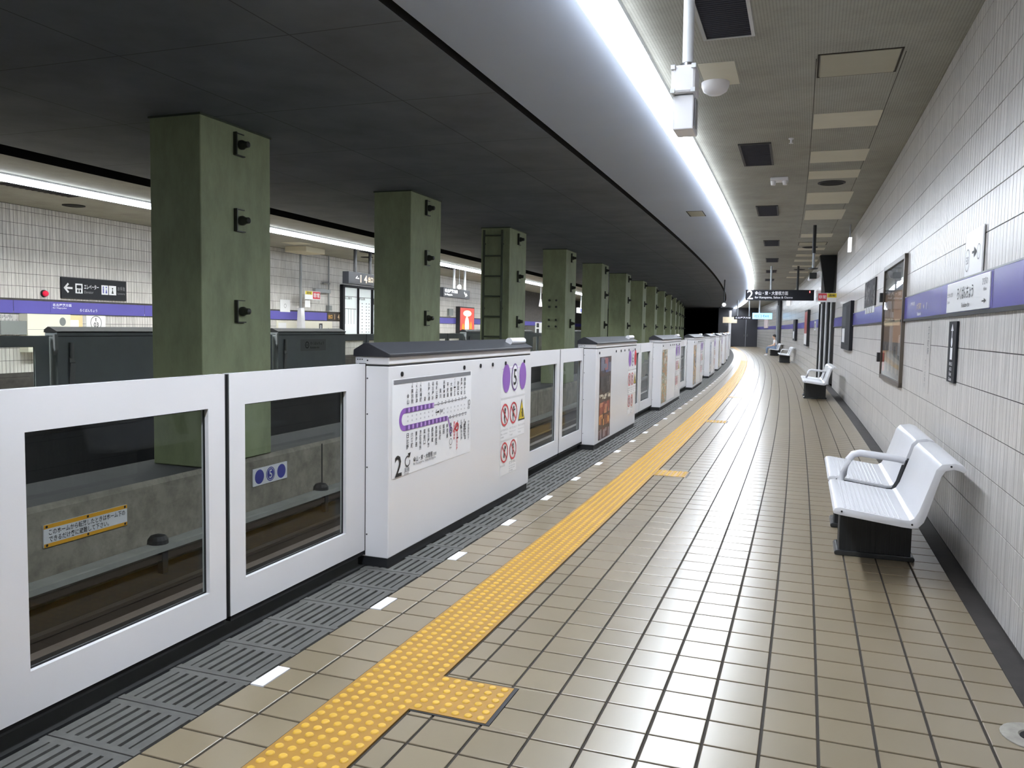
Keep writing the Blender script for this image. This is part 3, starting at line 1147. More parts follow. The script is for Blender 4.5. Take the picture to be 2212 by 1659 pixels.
def market_poster(d, x0, z0, x1, z1):
    rn = random.Random(3)
    d.rect(x0, z0, x1, z1, mat('poster_ground', rgb(70, 52, 46), 0.35), 'poster', 1)
    zones = [(0.80, 1.0, [(70, 80, 120), (60, 60, 74), (150, 90, 90), (110, 112, 128), (40, 40, 48)]),
             (0.55, 0.80, [(36, 32, 34), (60, 56, 58), (24, 22, 24), (96, 88, 86)]),
             (0.47, 0.55, [(196, 188, 172), (160, 150, 130), (90, 80, 70)]),
             (0.30, 0.47, [(140, 66, 54), (168, 96, 76), (112, 50, 44), (182, 120, 90)]),
             (0.15, 0.30, [(176, 112, 60), (150, 84, 50), (204, 140, 80), (120, 66, 44)]),
             (0.0, 0.15, [(84, 44, 46), (60, 40, 44), (110, 62, 60), (150, 130, 130)])]
    W_, H_ = x1 - x0, z1 - z0
    for k, (a, b, cs) in enumerate(zones):
        for j in range(16):
            c = rn.choice(cs)
            w_, h_ = W_ * rn.uniform(0.08, 0.3), (b - a) * H_ * rn.uniform(0.25, 0.8)
            px, pz = x0 + rn.uniform(0, W_ - w_), z0 + a * H_ + rn.uniform(0, (b - a) * H_ - h_)
            d.rect(px, pz, px + w_, pz + h_, mat('poster_%d_%d_%d' % c, rgb(*c), 0.35), 'poster', 2 + j * 0.15)


def number_row(d, y0, z, num, last=None):
    r = 0.10
    d.next()
    d.disc(y0 + 0.10, z, r * 0.93, r * 1.22, M_INKP, 'number_disc', 3)
    d.next()
    d.disc(y0 + 0.31, z, r * 0.86, r * 1.2, M_INKDP, 'number_disc', 3)
    d.disc(y0 + 0.31, z, r * 0.72, r * 1.04, M_INKW, 'number_disc', 4)
    d.text(num, y0 + 0.31, z, 0.14, M_INK, anchor='c', lift=5)
    d.next()
    d.disc(y0 + 0.52, z, r * 0.93, r * 1.22, last or M_INKP, 'number_disc', 3)


def route_map(d, y0, y1, z0, z1):
    d.rect(y0, z0, y1, z1, M_SHEET, 'map_sheet', 1)
    W_, H_ = y1 - y0, z1 - z0
    d.rect(y0 + 0.02, z1 - 0.033, y1 - 0.02, z1 - 0.006, M_INKG, 'marking', 2)
    X = lambda f: y0 + f * W_
    Z = lambda f: z1 - f * H_
    zu, zl = Z(0.335), Z(0.515)
    xl = X(0.13)
    rr = (zu - zl) / 2
    # the thick purple line: upper run, rounded end, lower run
    d.rect(xl, zu - 0.017, X(0.475), zu + 0.017, M_INKP, 'route_line', 2)
    d.rect(xl, zl - 0.017, X(0.65), zl + 0.017, M_INKP, 'route_line', 2)
    d.ring(xl, (zu + zl) / 2, rr + 0.017, 0.034, M_INKP, 'route_line', 2, a0=PI / 2, a1=1.5 * PI)
    for i in range(7):
        x = X(0.155 + 0.0475 * i)
        d.rect(x - 0.016, zu - 0.0165, x + 0.012, zu + 0.0165, M_INKDP, 'route_line', 3)
        d.disc(x + 0.03, zu, 0.011, 0.015, M_INKLP, 'marking', 3, 12)
    for i in range(11):
        x = X(0.155 + 0.0475 * i)
        d.rect(x - 0.016, zl - 0.0165, x + 0.012, zl + 0.0165, M_INKDP, 'route_line', 3)
        d.disc(x + 0.03, zl, 0.011, 0.015, M_INKLP, 'marking', 3, 12)
    d.line(X(0.475), zu, X(0.93), zu + 0.01, 0.004, M_INKG, 'route_line', 2)
    d.line(X(0.65), zl, X(0.93), zl + 0.01, 0.004, M_INKG, 'route_line', 2)
    for i in range(9):
        d.ring(X(0.53 + 0.047 * i), zu + 0.004 + 0.001 * i, 0.012, 0.004, M_INKG, 'marking', 3, 12)
    for i in range(6):
        d.ring(X(0.69 + 0.045 * i), zl + 0.003, 0.012, 0.004, M_INKG, 'marking', 3, 12)
    up = ['金山', '東別院', '上前津', '矢場町', '栄', '久屋大通', '名古屋城', '名城公園', '黒川', '志賀本通', '平安通', '大曽根',
          'ナゴヤドーム前矢田', '砂田橋', '茶屋ヶ坂', '自由ヶ丘']
    for i, nme in enumerate(up):
        x = X(0.165 + 0.0487 * i)
        hh = min(0.036 * len(nme), 0.10 if i in (1, 2, 3) else 0.128)
        d.vtext(nme, x, zu + 0.036 + hh, hh, M_INK, lift=3, w=0.034)
        if i in (1, 2, 3):
            d.vtext('JR', x, zu + 0.172, 0.034, M_INK, lift=3, w=0.03)
        d.text('%02d' % (i + 1), x, zu - 0.04, 0.012, M_INKG, w=0.015, anchor='c', lift=3)
    dn = ['日比野', '六番町', '東海通', '港区役所', '築地口', '名古屋港', '西高蔵', '熱田神宮西', '伝馬町', '堀田', '妙音通', '新瑞橋',
          '瑞穂運動場東', '総合リハビリセンター', '八事', '八事日赤']
    for i, nme in enumerate(dn):
        x = X(0.165 + 0.0487 * i)
        hh = min(0.036 * len(nme), 0.135)
        d.vtext(nme, x, zl - 0.034, hh, M_INKR if i == 12 else M_INK, lift=3, w=0.034)
        d.text('%02d' % (i + 1), x, zl + 0.042, 0.012, M_INKG, w=0.015, anchor='c', lift=3)
    d.line(X(0.66), zl, X(0.69), Z(0.63), 0.014, M_INKP, 'route_line', 3)
    d.ring(X(0.70), Z(0.665), 0.026, 0.009, M_INKDP, 'marking', 4)
    d.ring(X(0.785), Z(0.645), 0.034, 0.014, M_INKR, 'marking', 4)
    d.line(X(0.73), Z(0.69), X(0.80), Z(0.62), 0.009, M_INKR, 'marking', 4)
    d.vtext('名鉄名古屋', X(0.79), Z(0.715), 0.13, M_INKR, lift=3, w=0.03)
    d.vtext('近鉄名古屋', X(0.855), Z(0.60), 0.14, M_INK, lift=3, w=0.03)
    d.vtext('豊橋方面', X(0.91), Z(0.60), 0.14, M_INK, lift=3, w=0.03)
    d.vtext('中部国際空港', X(0.96), Z(0.60), 0.15, M_INKG, lift=3, w=0.03)
    d.ring(X(0.965), Z(0.385), 0.02, 0.005, M_INK, 'marking', 4)
    d.text('右回り', X(0.96), Z(0.45), 0.018, M_INK, w=0.05, anchor='c', lift=3)
    d.ring(X(0.70), Z(0.80), 0.024, 0.004, M_INK, 'marking', 4)
    d.text('所要分', X(0.70), Z(0.87), 0.012, M_INKG, w=0.04, anchor='c', lift=3)
    d.poly([(X(0.49), Z(0.42)), (X(0.54), Z(0.405)), (X(0.54), Z(0.43))], M_INK, 'marking', 3)
    d.text('当駅', X(0.55), Z(0.435), 0.022, M_INK, w=0.05, lift=3)
    d.text('2', X(0.03), Z(0.80) - 0.155 + 0.035, 0.135, M_INK, lift=3, w=0.09)
    d.ring(X(0.165), Z(0.865), 0.036, 0.008, M_INK, 'marking', 3, a0=0.9, a1=0.9 + 1.75 * PI)
    d.poly([(X(0.165) + 0.005, Z(0.865) + 0.05), (X(0.165) + 0.045, Z(0.865) + 0.052), (X(0.165) + 0.028, Z(0.865) + 0.018)], M_INK, 'marking', 3)
    d.text('直通', X(0.13), Z(0.975), 0.03, M_INKG, w=0.07, lift=3)
    d.text('Direct', X(0.13), Z(0.998), 0.012, M_INKG, w=0.06, lift=3)
    d.text('金山・栄・大曽根', X(0.23), Z(0.90), 0.036, M_INK, w=0.29, lift=3)
    d.text('方面', X(0.47), Z(0.895), 0.022, M_INKG, w=0.05, lift=3)
    d.text('for Kanayama, Sakae & Ozone', X(0.23), Z(0.935), 0.019, M_INKG, w=0.34, lift=3)


P_MARKET = poster_mat('poster_market', [rgb(46, 40, 40), rgb(120, 60, 50), rgb(70, 66, 76), rgb(168, 120, 90), rgb(96, 44, 40), rgb(190, 180, 160), rgb(60, 72, 110), rgb(140, 92, 52)], 7, 3.0)
P_GARDEN = poster_mat('poster_garden', [rgb(90, 104, 92), rgb(150, 150, 130), rgb(178, 120, 70), rgb(120, 130, 110), rgb(200, 190, 170), rgb(140, 90, 60)], 6, 8.0)
P_FIG = poster_mat('poster_figure', [rgb(70, 74, 84), rgb(170, 172, 176), rgb(120, 124, 134), rgb(208, 160, 100), rgb(50, 52, 60), rgb(190, 186, 180)], 5, 12.0)
P_BLUE = poster_mat('poster_blue', [rgb(150, 160, 180), rgb(200, 206, 214), rgb(110, 120, 150), rgb(220, 222, 224), rgb(160, 150, 150)], 6, 15.0)
GROUP_C = 'white gate casings along the near track'
GROUP_L = 'white sliding gate leaves'
starts = [-0.95, 4.345, 9.66, 14.95, 20.55, 25.95, 30.9, 36.3, 41.6, 46.9, 52.2, 57.5]
lens_ = [2.69, 2.69, 2.64, 2.85, 2.75, 2.6, 2.6, 2.6, 2.6, 2.6, 2.6, 2.6]
for i, (s, L) in enumerate(zip(starts, lens_)):
    lab = ('white gate casing with the purple route map on its face' if i == 1 else
           'white gate casing just outside the view beside the twin glazed leaves' if i == 0 else
           '%s white gate casing beyond the one with the route map%s' %
           (nth(i - 2), {2: ', market photo poster on it', 3: ', greenish narrow poster on it', 4: ', dark figure poster on it'}.get(i, '')))
    t = thing('gate_casing', lab, 'gate casing', s, UC, 0, 'arc', GROUP_C)
    casing_body(t, L, M_WHITE)
    # end face: slot where the leaf enters, with its corner plate and screws
    MB().box(-0.205, -0.158, -0.004, 0.01, 0.07, 1.262).build('leaf_slot', M_BLACK, t)
    MB().box(-0.205, -0.158, L - 0.01, L + 0.004, 0.07, 1.262).build('leaf_slot', M_BLACK, t)
    sc_ = MB()
    for z in (0.2, 0.62, 0.95, 1.17, 1.28):
        sc_.cyl((-0.148, 0.001, z), (-0.148, -0.003, z), 0.005, 6)
    for x in (-0.2, -0.215, -0.185):
        sc_.cyl((x, 0.001, 1.285), (x, -0.003, 1.285), 0.004, 6)
    sc_.build('screws', M_INK, t)
    lk = MB().cyl((-0.001, 0, 0), (0.006, 0, 0), 0.016, 12).box(0.004, 0.009, -0.004, 0.004, -0.014, 0.014)
    lkm = lk.mesh('lock', M_DARKM)
    for y in (0.165, 1.15, 1.47, 1.73, 2.03, 2.51):
        if y < L - 0.05 and i < 5:
            link('lock', lkm, t, (0, y, 1.193))
    # white sensor bar and amber lamp on the far end of the cap
    MB().tube([(-0.06, L - 0.42, 1.372), (-0.06, L - 0.05, 1.372)], 0.032, 10).build('sensor_bar', M_WHITE2, t, smooth=True)
    MB().box(-0.13, -0.08, L - 0.03, L + 0.05, 1.385, 1.40).build('amber_lamp', M_INKO, t)
    d = Deco(on_plus_x(0.0))
    if i == 1:
        route_map(d, 0.04, 1.29, 0.548, 1.165)
        warning_set(d, 1.93, 1.10)
        number_row(d, 1.955, 1.065, '5')
    elif i == 2:
        market_poster(d, 0.20, 0.09, 0.86, 1.14)
        warning_set(d, 2.02, 1.10)
        number_row(d, 2.03, 1.065, '6', M_INKR)
    elif i in (3, 4, 5, 6):
        d.rect(0.10, 0.12, 0.75, 1.12, {3: P_GARDEN, 4: P_FIG, 5: P_BLUE, 6: P_GARDEN}[i], 'poster', 1)
        d.rect(0.80, 0.12, 1.9, 1.12, M_SHEET, 'sticker', 1)
        warning_set(d, 2.0, 1.10)
        number_row(d, 2.0, 1.065, {3: '7', 4: '8', 5: '9', 6: '10'}[i])
    d.build(t)
    # the two leaves of the opening after this casing
    if i + 1 < len(starts):
        ul = -2.537
        mid = {0: 3.076, 1: 8.63}.get(i, (s + L + starts[i + 1]) / 2)
        if i == 0:
            la = 'white glazed gate leaf showing the yellow track notice through its pane'
            lb = 'white glazed gate leaf beside the route map casing, showing a purple sign'
        else:
            where = 'the route map casing' if i == 1 else 'the %s casing past the route map' % nth(i - 2)
            la = 'white glazed gate leaf coming out of %s' % where
            lb = 'white glazed gate leaf facing the one from %s' % where
        gate_leaf('gate_leaf', la, mid - 0.002, ul, -1, M_WHITE, GROUP_L, mid - s - L - 0.008)
        gate_leaf('gate_leaf', lb, mid + 0.002, ul, 1, M_WHITE, GROUP_L, starts[i + 1] - mid - 0.008)

# opposite gates, seen from behind
fs = [3.45, 8.75, 14.1, 19.4, 24.75, 30.1, 35.4, 40.7]
for i, s in enumerate(fs):
    L = 2.65
    t = thing('gate_casing', '%s slate grey gate casing of the opposite platform%s' %
              (nth(max(i - 1, 0)) if i else 'hidden end', {2: ', with a small station name plate'}.get(i, '')), 'gate casing', s, -10.05, 0, 'arc', 'slate grey gate casings across the tracks')
    casing_body(t, L, M_GREYP)
    MB().box(-0.205, -0.158, -0.004, 0.01, 0.07, 1.262).build('leaf_slot', M_BLACK, t)
    MB().prism([(-0.02, 0.98), (0.012, 1.06), (0.012, 1.285), (-0.03, 1.285)], -0.05, 0.005).build('end_guide', M_GREYF, t)
    MB().cyl((0.03, 0.22, 0.93), (0.03, 0.22, 1.16), 0.03, 10).box(-0.002, 0.03, 0.18, 0.26, 0.86, 0.94).prism([(0.0, 0.30), (0.03, 0.72), (0.045, 0.86), (0.0, 0.9)], 0.18, 0.27).build('latch_handle', M_GREYF, t)
    if i == 2:
        d = Deco(on_plus_x(0.0))
        d.rect(0.80, 0.90, 1.80, 1.15, M_SIGNG, 'name_plate', 1)
        d.ring(1.05, 1.03, 0.075, 0.02, M_INK, 'marking', 2)
        d.text('E03', 1.05, 1.03, 0.04, M_INK, w=0.07, anchor='c', lift=2)
        d.text('ろくばんちょう', 1.17, 1.03, 0.07, M_INK, w=0.55, lift=2)
        d.text('Rokuban-cho', 1.17, 0.95, 0.045, M_INK, w=0.36, lift=2)
        d.build(t)
    if i == 4:
        d = Deco(on_plus_x(0.0))
        d.disc(1.7, 1.0, 0.10, 0.10, M_INKR, 'marking', 1)
        d.build(t)
    if i + 1 < len(fs):
        mid = (s + L + fs[i + 1]) / 2
        where = 'hidden end' if i == 0 else nth(i - 1)
        gate_leaf('gate_leaf', 'slate grey gate leaf coming out of the %s opposite casing' % where, mid - 0.002, -10.17, -1, M_GREYP, 'slate grey gate leaves', mid - s - L - 0.06)
        gate_leaf('gate_leaf', 'slate grey gate leaf after the one from the %s opposite casing' % where, mid + 0.002, -10.17, 1, M_GREYP, 'slate grey gate leaves', fs[i + 1] - mid - 0.06)

# ================================================================== PILLARS
def make_pillar():
    t = thing('pillar', 'green pillar', 'pillar', 0, 0)
    W_, L = 0.665, 1.18
    MB().box(-W_, 0, 0, L, -0.062, ZC).build('shaft', M_GREEN, t, bevel=0.012)
    MB().box(-W_ - 0.01, 0.01, -0.01, L + 0.01, ZC - 0.02, ZC + 0.0005).build('top_collar', M_GREEND, t)
    br = MB().box(0.0, 0.012, -0.075, 0.075, -0.115, 0.115).mesh('bracket_plate', M_GREEN)
    fr = MB().box(0.0, 0.045, -0.088, -0.072, -0.125, 0.125).box(0.0, 0.035, -0.072, 0.075, -0.127, -0.115).box(0.0, 0.022, -0.072, 0.075, 0.117, 0.125).mesh('bracket_edge', M_INSUL)
    kb = MB().lathe([(0.03, 0), (0.052, 0.012), (0.054, 0.04), (0.036, 0.075), (0.034, 0.115), (0.02, 0.125), (0.002, 0.127)], (0.01, 0.012, 0), n=12, axis='x').mesh('insulator', M_INSUL, smooth=True)
    for z in (1.62, 2.63, 3.46):
        b_ = link('bracket', br, t, (0, 0.61, z))
        link('bracket_edge', fr, b_)
        link('insulator', kb, b_)
    return t


pil = make_pillar()
pn = 15
for i in range(-1, pn):
    o = pil if i == -1 else copy_tree(pil)
    lab = 'green pillar just outside the view before the large one' if i == -1 else (
        'large green pillar standing behind the first pair of glazed leaves' if i == 0 else
        '%s green pillar beyond the large one%s' % (nth(i - 1), {2: ', carrying a ladder', 3: ', with a bolted plate'}.get(i - 0, '') if i in (2, 3) else ''))
    o['group'] = 'green pillars between the tracks'
    place(o, 6.96 + 4.93 * i, -6.0, 0, 'arc', lab)
# ladder on the third pillar's face
t = thing('ladder', 'dark green iron ladder fixed to the second pillar beyond the large one', 'ladder', 6.96 + 4.93 * 2, -6.33)
lr = MB().box(-0.26, -0.22, -0.10, -0.06, 0.0, 3.6).mesh('side_rail', M_GREEND)
link('side_rail', lr, t)
link('side_rail', lr, t, (0.42, 0, 0))
rg = MB().cyl((-0.24, -0.08, 0), (0.18, -0.08, 0), 0.018, 8).mesh('rung', M_GREEND)
for k in range(8):
    link('rung', rg, t, (0, 0, 0.4 + 0.44 * k))
st = MB().box(-0.255, -0.225, -0.07, 0.004, -0.02, 0.02).box(0.165, 0.195, -0.07, 0.004, -0.02, 0.02).mesh('stay', M_GREEND)
for z in (0.5, 1.9, 3.3):
    link('stay', st, t, (0, 0, z))
# bolted plates on the fourth pillar
for j, (z, wh) in enumerate(((1.62, 'lower'), (2.16, 'upper'))):
    t = thing('bolted_plate', '%s green square plate with four bolts on the third pillar beyond the large one' % wh, 'plate', 6.96 + 4.93 * 3, -6.35, z, 'camera')
    MB().box(-0.17, 0.17, -0.02, 0, -0.16, 0.16).build('plate', M_GREEN, t, bevel=0.004)
    bl = MB().cyl((0, -0.02, 0), (0, -0.05, 0), 0.03, 8).mesh('bolt', M_INSUL)
    for x in (-0.1, 0.1):
        for zz in (-0.09, 0.09):
            link('bolt', bl, t, (x, 0, zz))

# ================================================================== LAMPS
def make_lamp(m, L):
    t = thing('ceiling_lamp', 'lamp', 'lamp', 0, 0)
    MB().prism([(-0.11, 0.0), (-0.10, -0.035), (0.10, -0.035), (0.11, 0.0)], 0.004, L - 0.004).build('housing', M_LAMPH, t)
    for sx in (-1, 1):
        MB().box(*sorted((sx * 0.104, sx * 0.099)), 0.004, L - 0.004, -0.098, -0.030).build('added_cutoff_skirt', M_SIDE, t)  # skirts added to cut lamp light off the wall and pillar tops
    MB().box(-0.096, 0.096, 0.008, L - 0.008, -0.040, -0.0355).build('tube', m, t)
    return t


LP = 1.385
lamp = make_lamp(M_TUBE, LP)
for i in range(60):
    s = -3.2 + LP * i
    if s + LP > S1:
        break
    o = lamp if i == 0 else copy_tree(lamp)
    o['group'] = 'tube lamps of the near ceiling strip'
    place(o, s, -1.356, ZC, 'arc', '%s tube lamp in view of the bright strip over the near platform' % nth(i - 6) if i >= 6 else
          '%s tube lamp of the near strip still out of view above the viewer' % nth(i))
lamp2 = make_lamp(M_TUBE2, LP)
for i in range(41):
    s = 2.6 + LP * i
    o = lamp2 if i == 0 else copy_tree(lamp2)
    o['group'] = 'tube lamps over the opposite platform'
    place(o, s, -11.42, ZC, 'arc', '%s tube lamp in view of the strip over the opposite platform' % nth(i - 3) if i >= 3 else
          '%s tube lamp of the opposite strip still out of view' % nth(i))

# ================================================================== CEILING FITTINGS
vents = [(5.62, 6.29), (9.89, 11.18), (14.8, 16.05), (20.4, 21.7), (25.4, 26.75), (30.3, 31.6), (35.4, 36.7)]
for i, (a, b) in enumerate(vents):
    t = thing('ceiling_vent', '%s dark square ceiling vent counted from the hanging camera' % nth(i), 'vent', (a + b) / 2, -0.625, ZC, 'arc', 'dark square vents in the near ceiling')
    hy = max((b - a) / 2, 0.45) if i else 0.55
    yo = (0 if i else -0.2)
    MB().ring_panel(-0.012, 0.0, (-0.185, 0.185, yo - hy - 0.0, yo + hy), (-0.16, 0.16, yo - hy + 0.025, yo + hy - 0.025))
    fr = MB()
    fr.box(-0.185, -0.16, yo - hy, yo + hy, -0.014, 0).box(0.16, 0.185, yo - hy, yo + hy, -0.014, 0).box(-0.16, 0.16, yo - hy, yo - hy + 0.025, -0.014, 0).box(-0.16, 0.16, yo + hy - 0.025, yo + hy, -0.014, 0)
    fr.build('frame', M_GREYF if i < 1 else M_DARKM, t)
    MB().box(-0.16, 0.16, yo - hy + 0.025, yo + hy - 0.025, -0.004, -0.001).build('backing', M_SLOT, t)
    sl = MB().box(-0.158, 0.158, -0.017, 0.011, -0.011, -0.006).mesh('slat', M_VENT)
    ns = 30
    for k in range(ns):
        link('slat', sl, t, (0, yo - hy + 0.035 + (2 * hy - 0.07) * k / (ns - 1), 0))
panels = [(8.74, 9.36, 0.0, 0.63), (10.51, 11.2, 0.0, 0.65), (11.79, 12.37, 0.0, 0.645), (13.58, 14.78, 0.01, 0.68), (15.5, 16.8, 0.02, 0.69),
          (19.2, 19.9, 0.02, 0.68), (22.4, 23.0, 0.02, 0.68), (24.2, 24.9, 0.02, 0.68), (26.0, 26.7, 0.02, 0.68), (28.2, 28.9, 0.02, 0.68), (31.0, 31.8, 0.0, 0.66), (34.0, 34.8, 0.0, 0.66)]
for i, (a, b, c, d_) in enumerate(panels):
    o = MB().box(c, d_, -(b - a) / 2, (b - a) / 2, ZC - 0.006, ZC).build('ceiling_panel', M_CEIL2, ceil)
    o.location, o.rotation_euler = P((a + b) / 2, 0, 0), (0, 0, (a + b) / 2 / R)
# joint lines of the board rows either side of the panels
for u in (-0.008, 0.64):
    sweep('ceiling_joint', [(u, ZC - 0.0008), (u - 0.006, ZC - 0.0008)], 7.0, 20, M_GROUT, parent=ceil)
for s0, s1, c, d_ in ((6.87, 7.49, -0.92, -0.63),):
    o = MB().box(c, d_, -(s1 - s0) / 2, (s1 - s0) / 2, ZC - 0.006, ZC).build('ceiling_panel', M_CEIL2, ceil)
    o.location, o.rotation_euler = P((s0 + s1) / 2, 0, 0), (0, 0, (s0 + s1) / 2 / R)
for i, (s0, s1, c, d_) in enumerate(((6.9, 7.51, 0.0, 0.615), (21.0, 21.7, 0.0, 0.66), (15.2, 15.9, -2.05, -1.75))):
    t = thing('ceiling_hatch', ['framed ceiling hatch nearest to the tiled wall top', 'small framed ceiling hatch far along the row of pale panels', 'framed ceiling hatch on the track side of the lamp strip'][i], 'hatch', (s0 + s1) / 2, (c + d_) / 2, ZC)
    hx, hy = (d_ - c) / 2, (s1 - s0) / 2
    MB().box(-hx + 0.022, hx - 0.022, -hy + 0.018, hy - 0.018, -0.008, 0).build('lid', M_LID, t)
    MB().box(-hx, -hx + 0.014, -hy, hy, -0.005, 0).box(hx - 0.014, hx, -hy, hy, -0.005, 0).box(-hx, hx, -hy, -hy + 0.012, -0.005, 0).box(-hx, hx, hy - 0.012, hy, -0.005, 0).build('frame', M_GROUT, t)
for i, (s, u) in enumerate(((12.74, 0.325), (22.2, 0.3), (30.0, 0.3))):
    t = thing('ceiling_speaker', '%s round dark speaker grille in the near ceiling' % nth(i), 'speaker', s, u, ZC, group='round ceiling speakers')
    MB().lathe([(0.19, 0.0), (0.19, -0.012), (0.165, -0.018), (0.16, -0.01), (0.001, -0.012)], n=28).build('rim', M_DARKM, t, smooth=True)
    MB().lathe([(0.158, -0.0105), (0.10, -0.016), (0.001, -0.018)], n=24).build('grille', M_SLOT, t)
t = thing('smoke_detector', 'white round detector on a pale square ceiling panel behind the hanging camera', 'detector', 7.4, -0.83, ZC - 0.006)
MB().lathe([(0.12, 0.0), (0.12, -0.03), (0.10, -0.075), (0.06, -0.10), (0.001, -0.105)], n=24).build('housing', M_WHITE2, t, smooth=True)
t = thing('emergency_light', 'small white emergency light unit with twin heads on the ceiling', 'emergency light', 12.2, -0.385, ZC)
MB().box(-0.12, 0.12, -0.10, 0.10, -0.05, 0).build('housing', M_WHITE2, t, bevel=0.01)
hd = MB().lathe([(0.001, -0.055), (0.03, -0.055), (0.04, 0.0), (0.02, 0.02)], n=12).mesh('lamp_head', M_WHITE2, smooth=True)
for x in (-0.08, 0.08):
    link('lamp_head', hd, t, (x, -0.06, -0.055))
t = thing('sprinkler', 'tiny white sprinkler head under the near ceiling', 'sprinkler', 9.75, -0.22, ZC)
MB().lathe([(0.03, 0), (0.03, -0.01), (0.012, -0.015), (0.012, -0.05), (0.026, -0.055), (0.001, -0.06)], n=12).build('head', M_WHITE2, t)

# surveillance camera hanging close to the viewer
t = thing('hanging_camera', 'white surveillance camera box hanging from a ceiling pole before the lamp strip', 'camera', 4.0, -0.605, 0)
MB().cyl((0.012, 0, 2.76), (0.006, 0, ZC), 0.026, 14).build('pole', M_LAMPH, t, smooth=True)
MB().lathe([(0.026, 2.735), (0.036, 2.74), (0.036, 2.765), (0.027, 2.77)], (0.012, 0, 0), n=14).build('collar', M_STEEL, t, smooth=True)
MB().box(-0.055, 0.060, -0.07, 0.07, 2.615, 2.745).build('junction_box', M_WHITE2, t, bevel=0.012)
sc_ = MB()
for x in (-0.046, 0.05):
    for z in (2.625, 2.735):
        sc_.box(x - 0.01, x + 0.01, -0.078, -0.06, z - 0.01, z + 0.01)
sc_.build('corner_screws', M_LAMPH, t)
MB().box(-0.045, 0.052, -0.045, 0.12, 2.45, 2.612).build('camera_housing', M_WHITE2, t, bevel=0.006)
MB().box(0.052, 0.058, -0.02, 0.05, 2.47, 2.60).build('side_plate', M_GREYF, t)

# device on a long pole farther down
t = thing('hanging_monitor', 'black camera on a white bracket hanging on a long grey ceiling pole', 'camera', 17.7, 0.25, 0)
MB().cyl((0, 0, 3.1), (0, 0, ZC), 0.035, 10).build('pole', M_DARKM, t, smooth=True)
MB().cyl((0, 0, 2.80), (0, 0, 3.15), 0.026, 10).build('lower_pole', M_GREYF, t, smooth=True)
MB().lathe([(0.09, 0), (0.09, -0.02), (0.03, -0.03)], (0, 0, 2.80), n=14).build('flange', M_DARKM, t)
MB().prism([(-0.10, 2.56), (-0.07, 2.53), (0.12, 2.60), (0.17, 2.72), (0.12, 2.74), (-0.08, 2.62)], -0.03, 0.06).build('bracket', M_WHITE2, t, bevel=0.008)
MB().box(-0.07, 0.07, -0.14, -0.02, 2.58, 2.70).build('camera_body', M_BLACK, t, bevel=0.01)

# ================================================================== HANGING SIGNS, NEAR PLATFORM
s_ = 28.5
t, d = board('platform_sign', 'long black hanging sign reading 2 with white destinations over the near platform', 'sign', s_, -0.35, 2.70, 'camera', 2.16, 0.35, 0.10, M_SIGNB)
d.text('2', -1.03, -0.14, 0.30, M_INKW, lift=2)
d.text('金山・栄・大曽根方面', -0.78, 0.0, 0.13, M_INKW, w=1.05, lift=2)
d.text('for Kanayama, Sakae & Ozone', -0.78, -0.13, 0.09, M_INKW, w=1.2, lift=2)
d.build(t)
hp = MB().cyl((0, -0.05, 0.17), (0, -0.05, ZC - 2.70), 0.035, 8).mesh('pole', M_DARKM)
link('pole', hp, t, (0.56, 0, 0))
hp2 = MB().cyl((0, -0.05, 0.17), (0, -0.05, ZC - 2.70), 0.03, 8).mesh('pole', M_GREYF)
link('pole', hp2, t, (-0.28, 0, 0))
MB().box(0.93, 0.96, -0.13, -0.10, 0.08, 0.14).build('indicator', mat('red_dot_glow', rgb(255, 120, 120), emit=2.0), t)

t, d = board('platform_sign', 'smaller black hanging sign with white writing beyond the long one', 'sign', 60, -1.47, 2.42, 'camera', 1.25, 0.24, 0.12, M_SIGNB)
d.text('名古屋港方面', -0.55, -0.06, 0.13, M_INKW, w=1.05, lift=2)
d.build(t)
MB().cyl((0.4, -0.05, 0.12), (0.4, -0.05, 1.24), 0.04, 8).cyl((-0.4, -0.05, 0.12), (-0.4, -0.05, 1.24), 0.04, 8).build('poles', M_GREYF, t)
M_LITB = mat('lit_blue', rgb(150, 205, 246), emit=1.6)
t, d = board('exit_sign', 'glowing pale blue hanging exit sign at the end of the near platform', 'sign', 60, -0.18, 2.56, 'camera', 1.32, 0.42, 0.2, M_LITB)
d.text('出口', -0.55, -0.12, 0.24, M_INKB, w=0.5, lift=2)
d.text('Exit', 0.05, -0.08, 0.17, M_INKB, w=0.4, lift=2)
d.build(t)
MB().cyl((-0.2, -0.1, 0.2), (-0.2, -0.1, 1.1), 0.045, 8).build('pole', M_LAMPH, t)

t = thing('mirror_ball', 'white globe on a dark rod hanging under the ceiling near the tunnel', 'globe', 36.0, -2.45, 0)
MB().cyl((0, 0, 2.68), (0, 0, ZC), 0.03, 8).build('rod', M_DARKM, t)
MB().ball((0, 0, 2.60), 0.085).build('globe', mat('globe_white', rgb(250, 250, 252), 0.3, emit=0.9), t, smooth=True)

t = thing('platform_end_post', 'pale post with a small cream sign at the far end of the gates', 'post', 76.0, -1.95, 0)
MB().cyl((0, 0, 0), (0, 0, 3.3), 0.14, 10).build('post', M_WHITE2, t, smooth=True)
MB().box(-0.62, 0.62, -0.2, -0.14, 2.18, 2.72).build('sign_panel', mat('cream_sign', rgb(226, 208, 176), 0.5, emit=0.25), t)

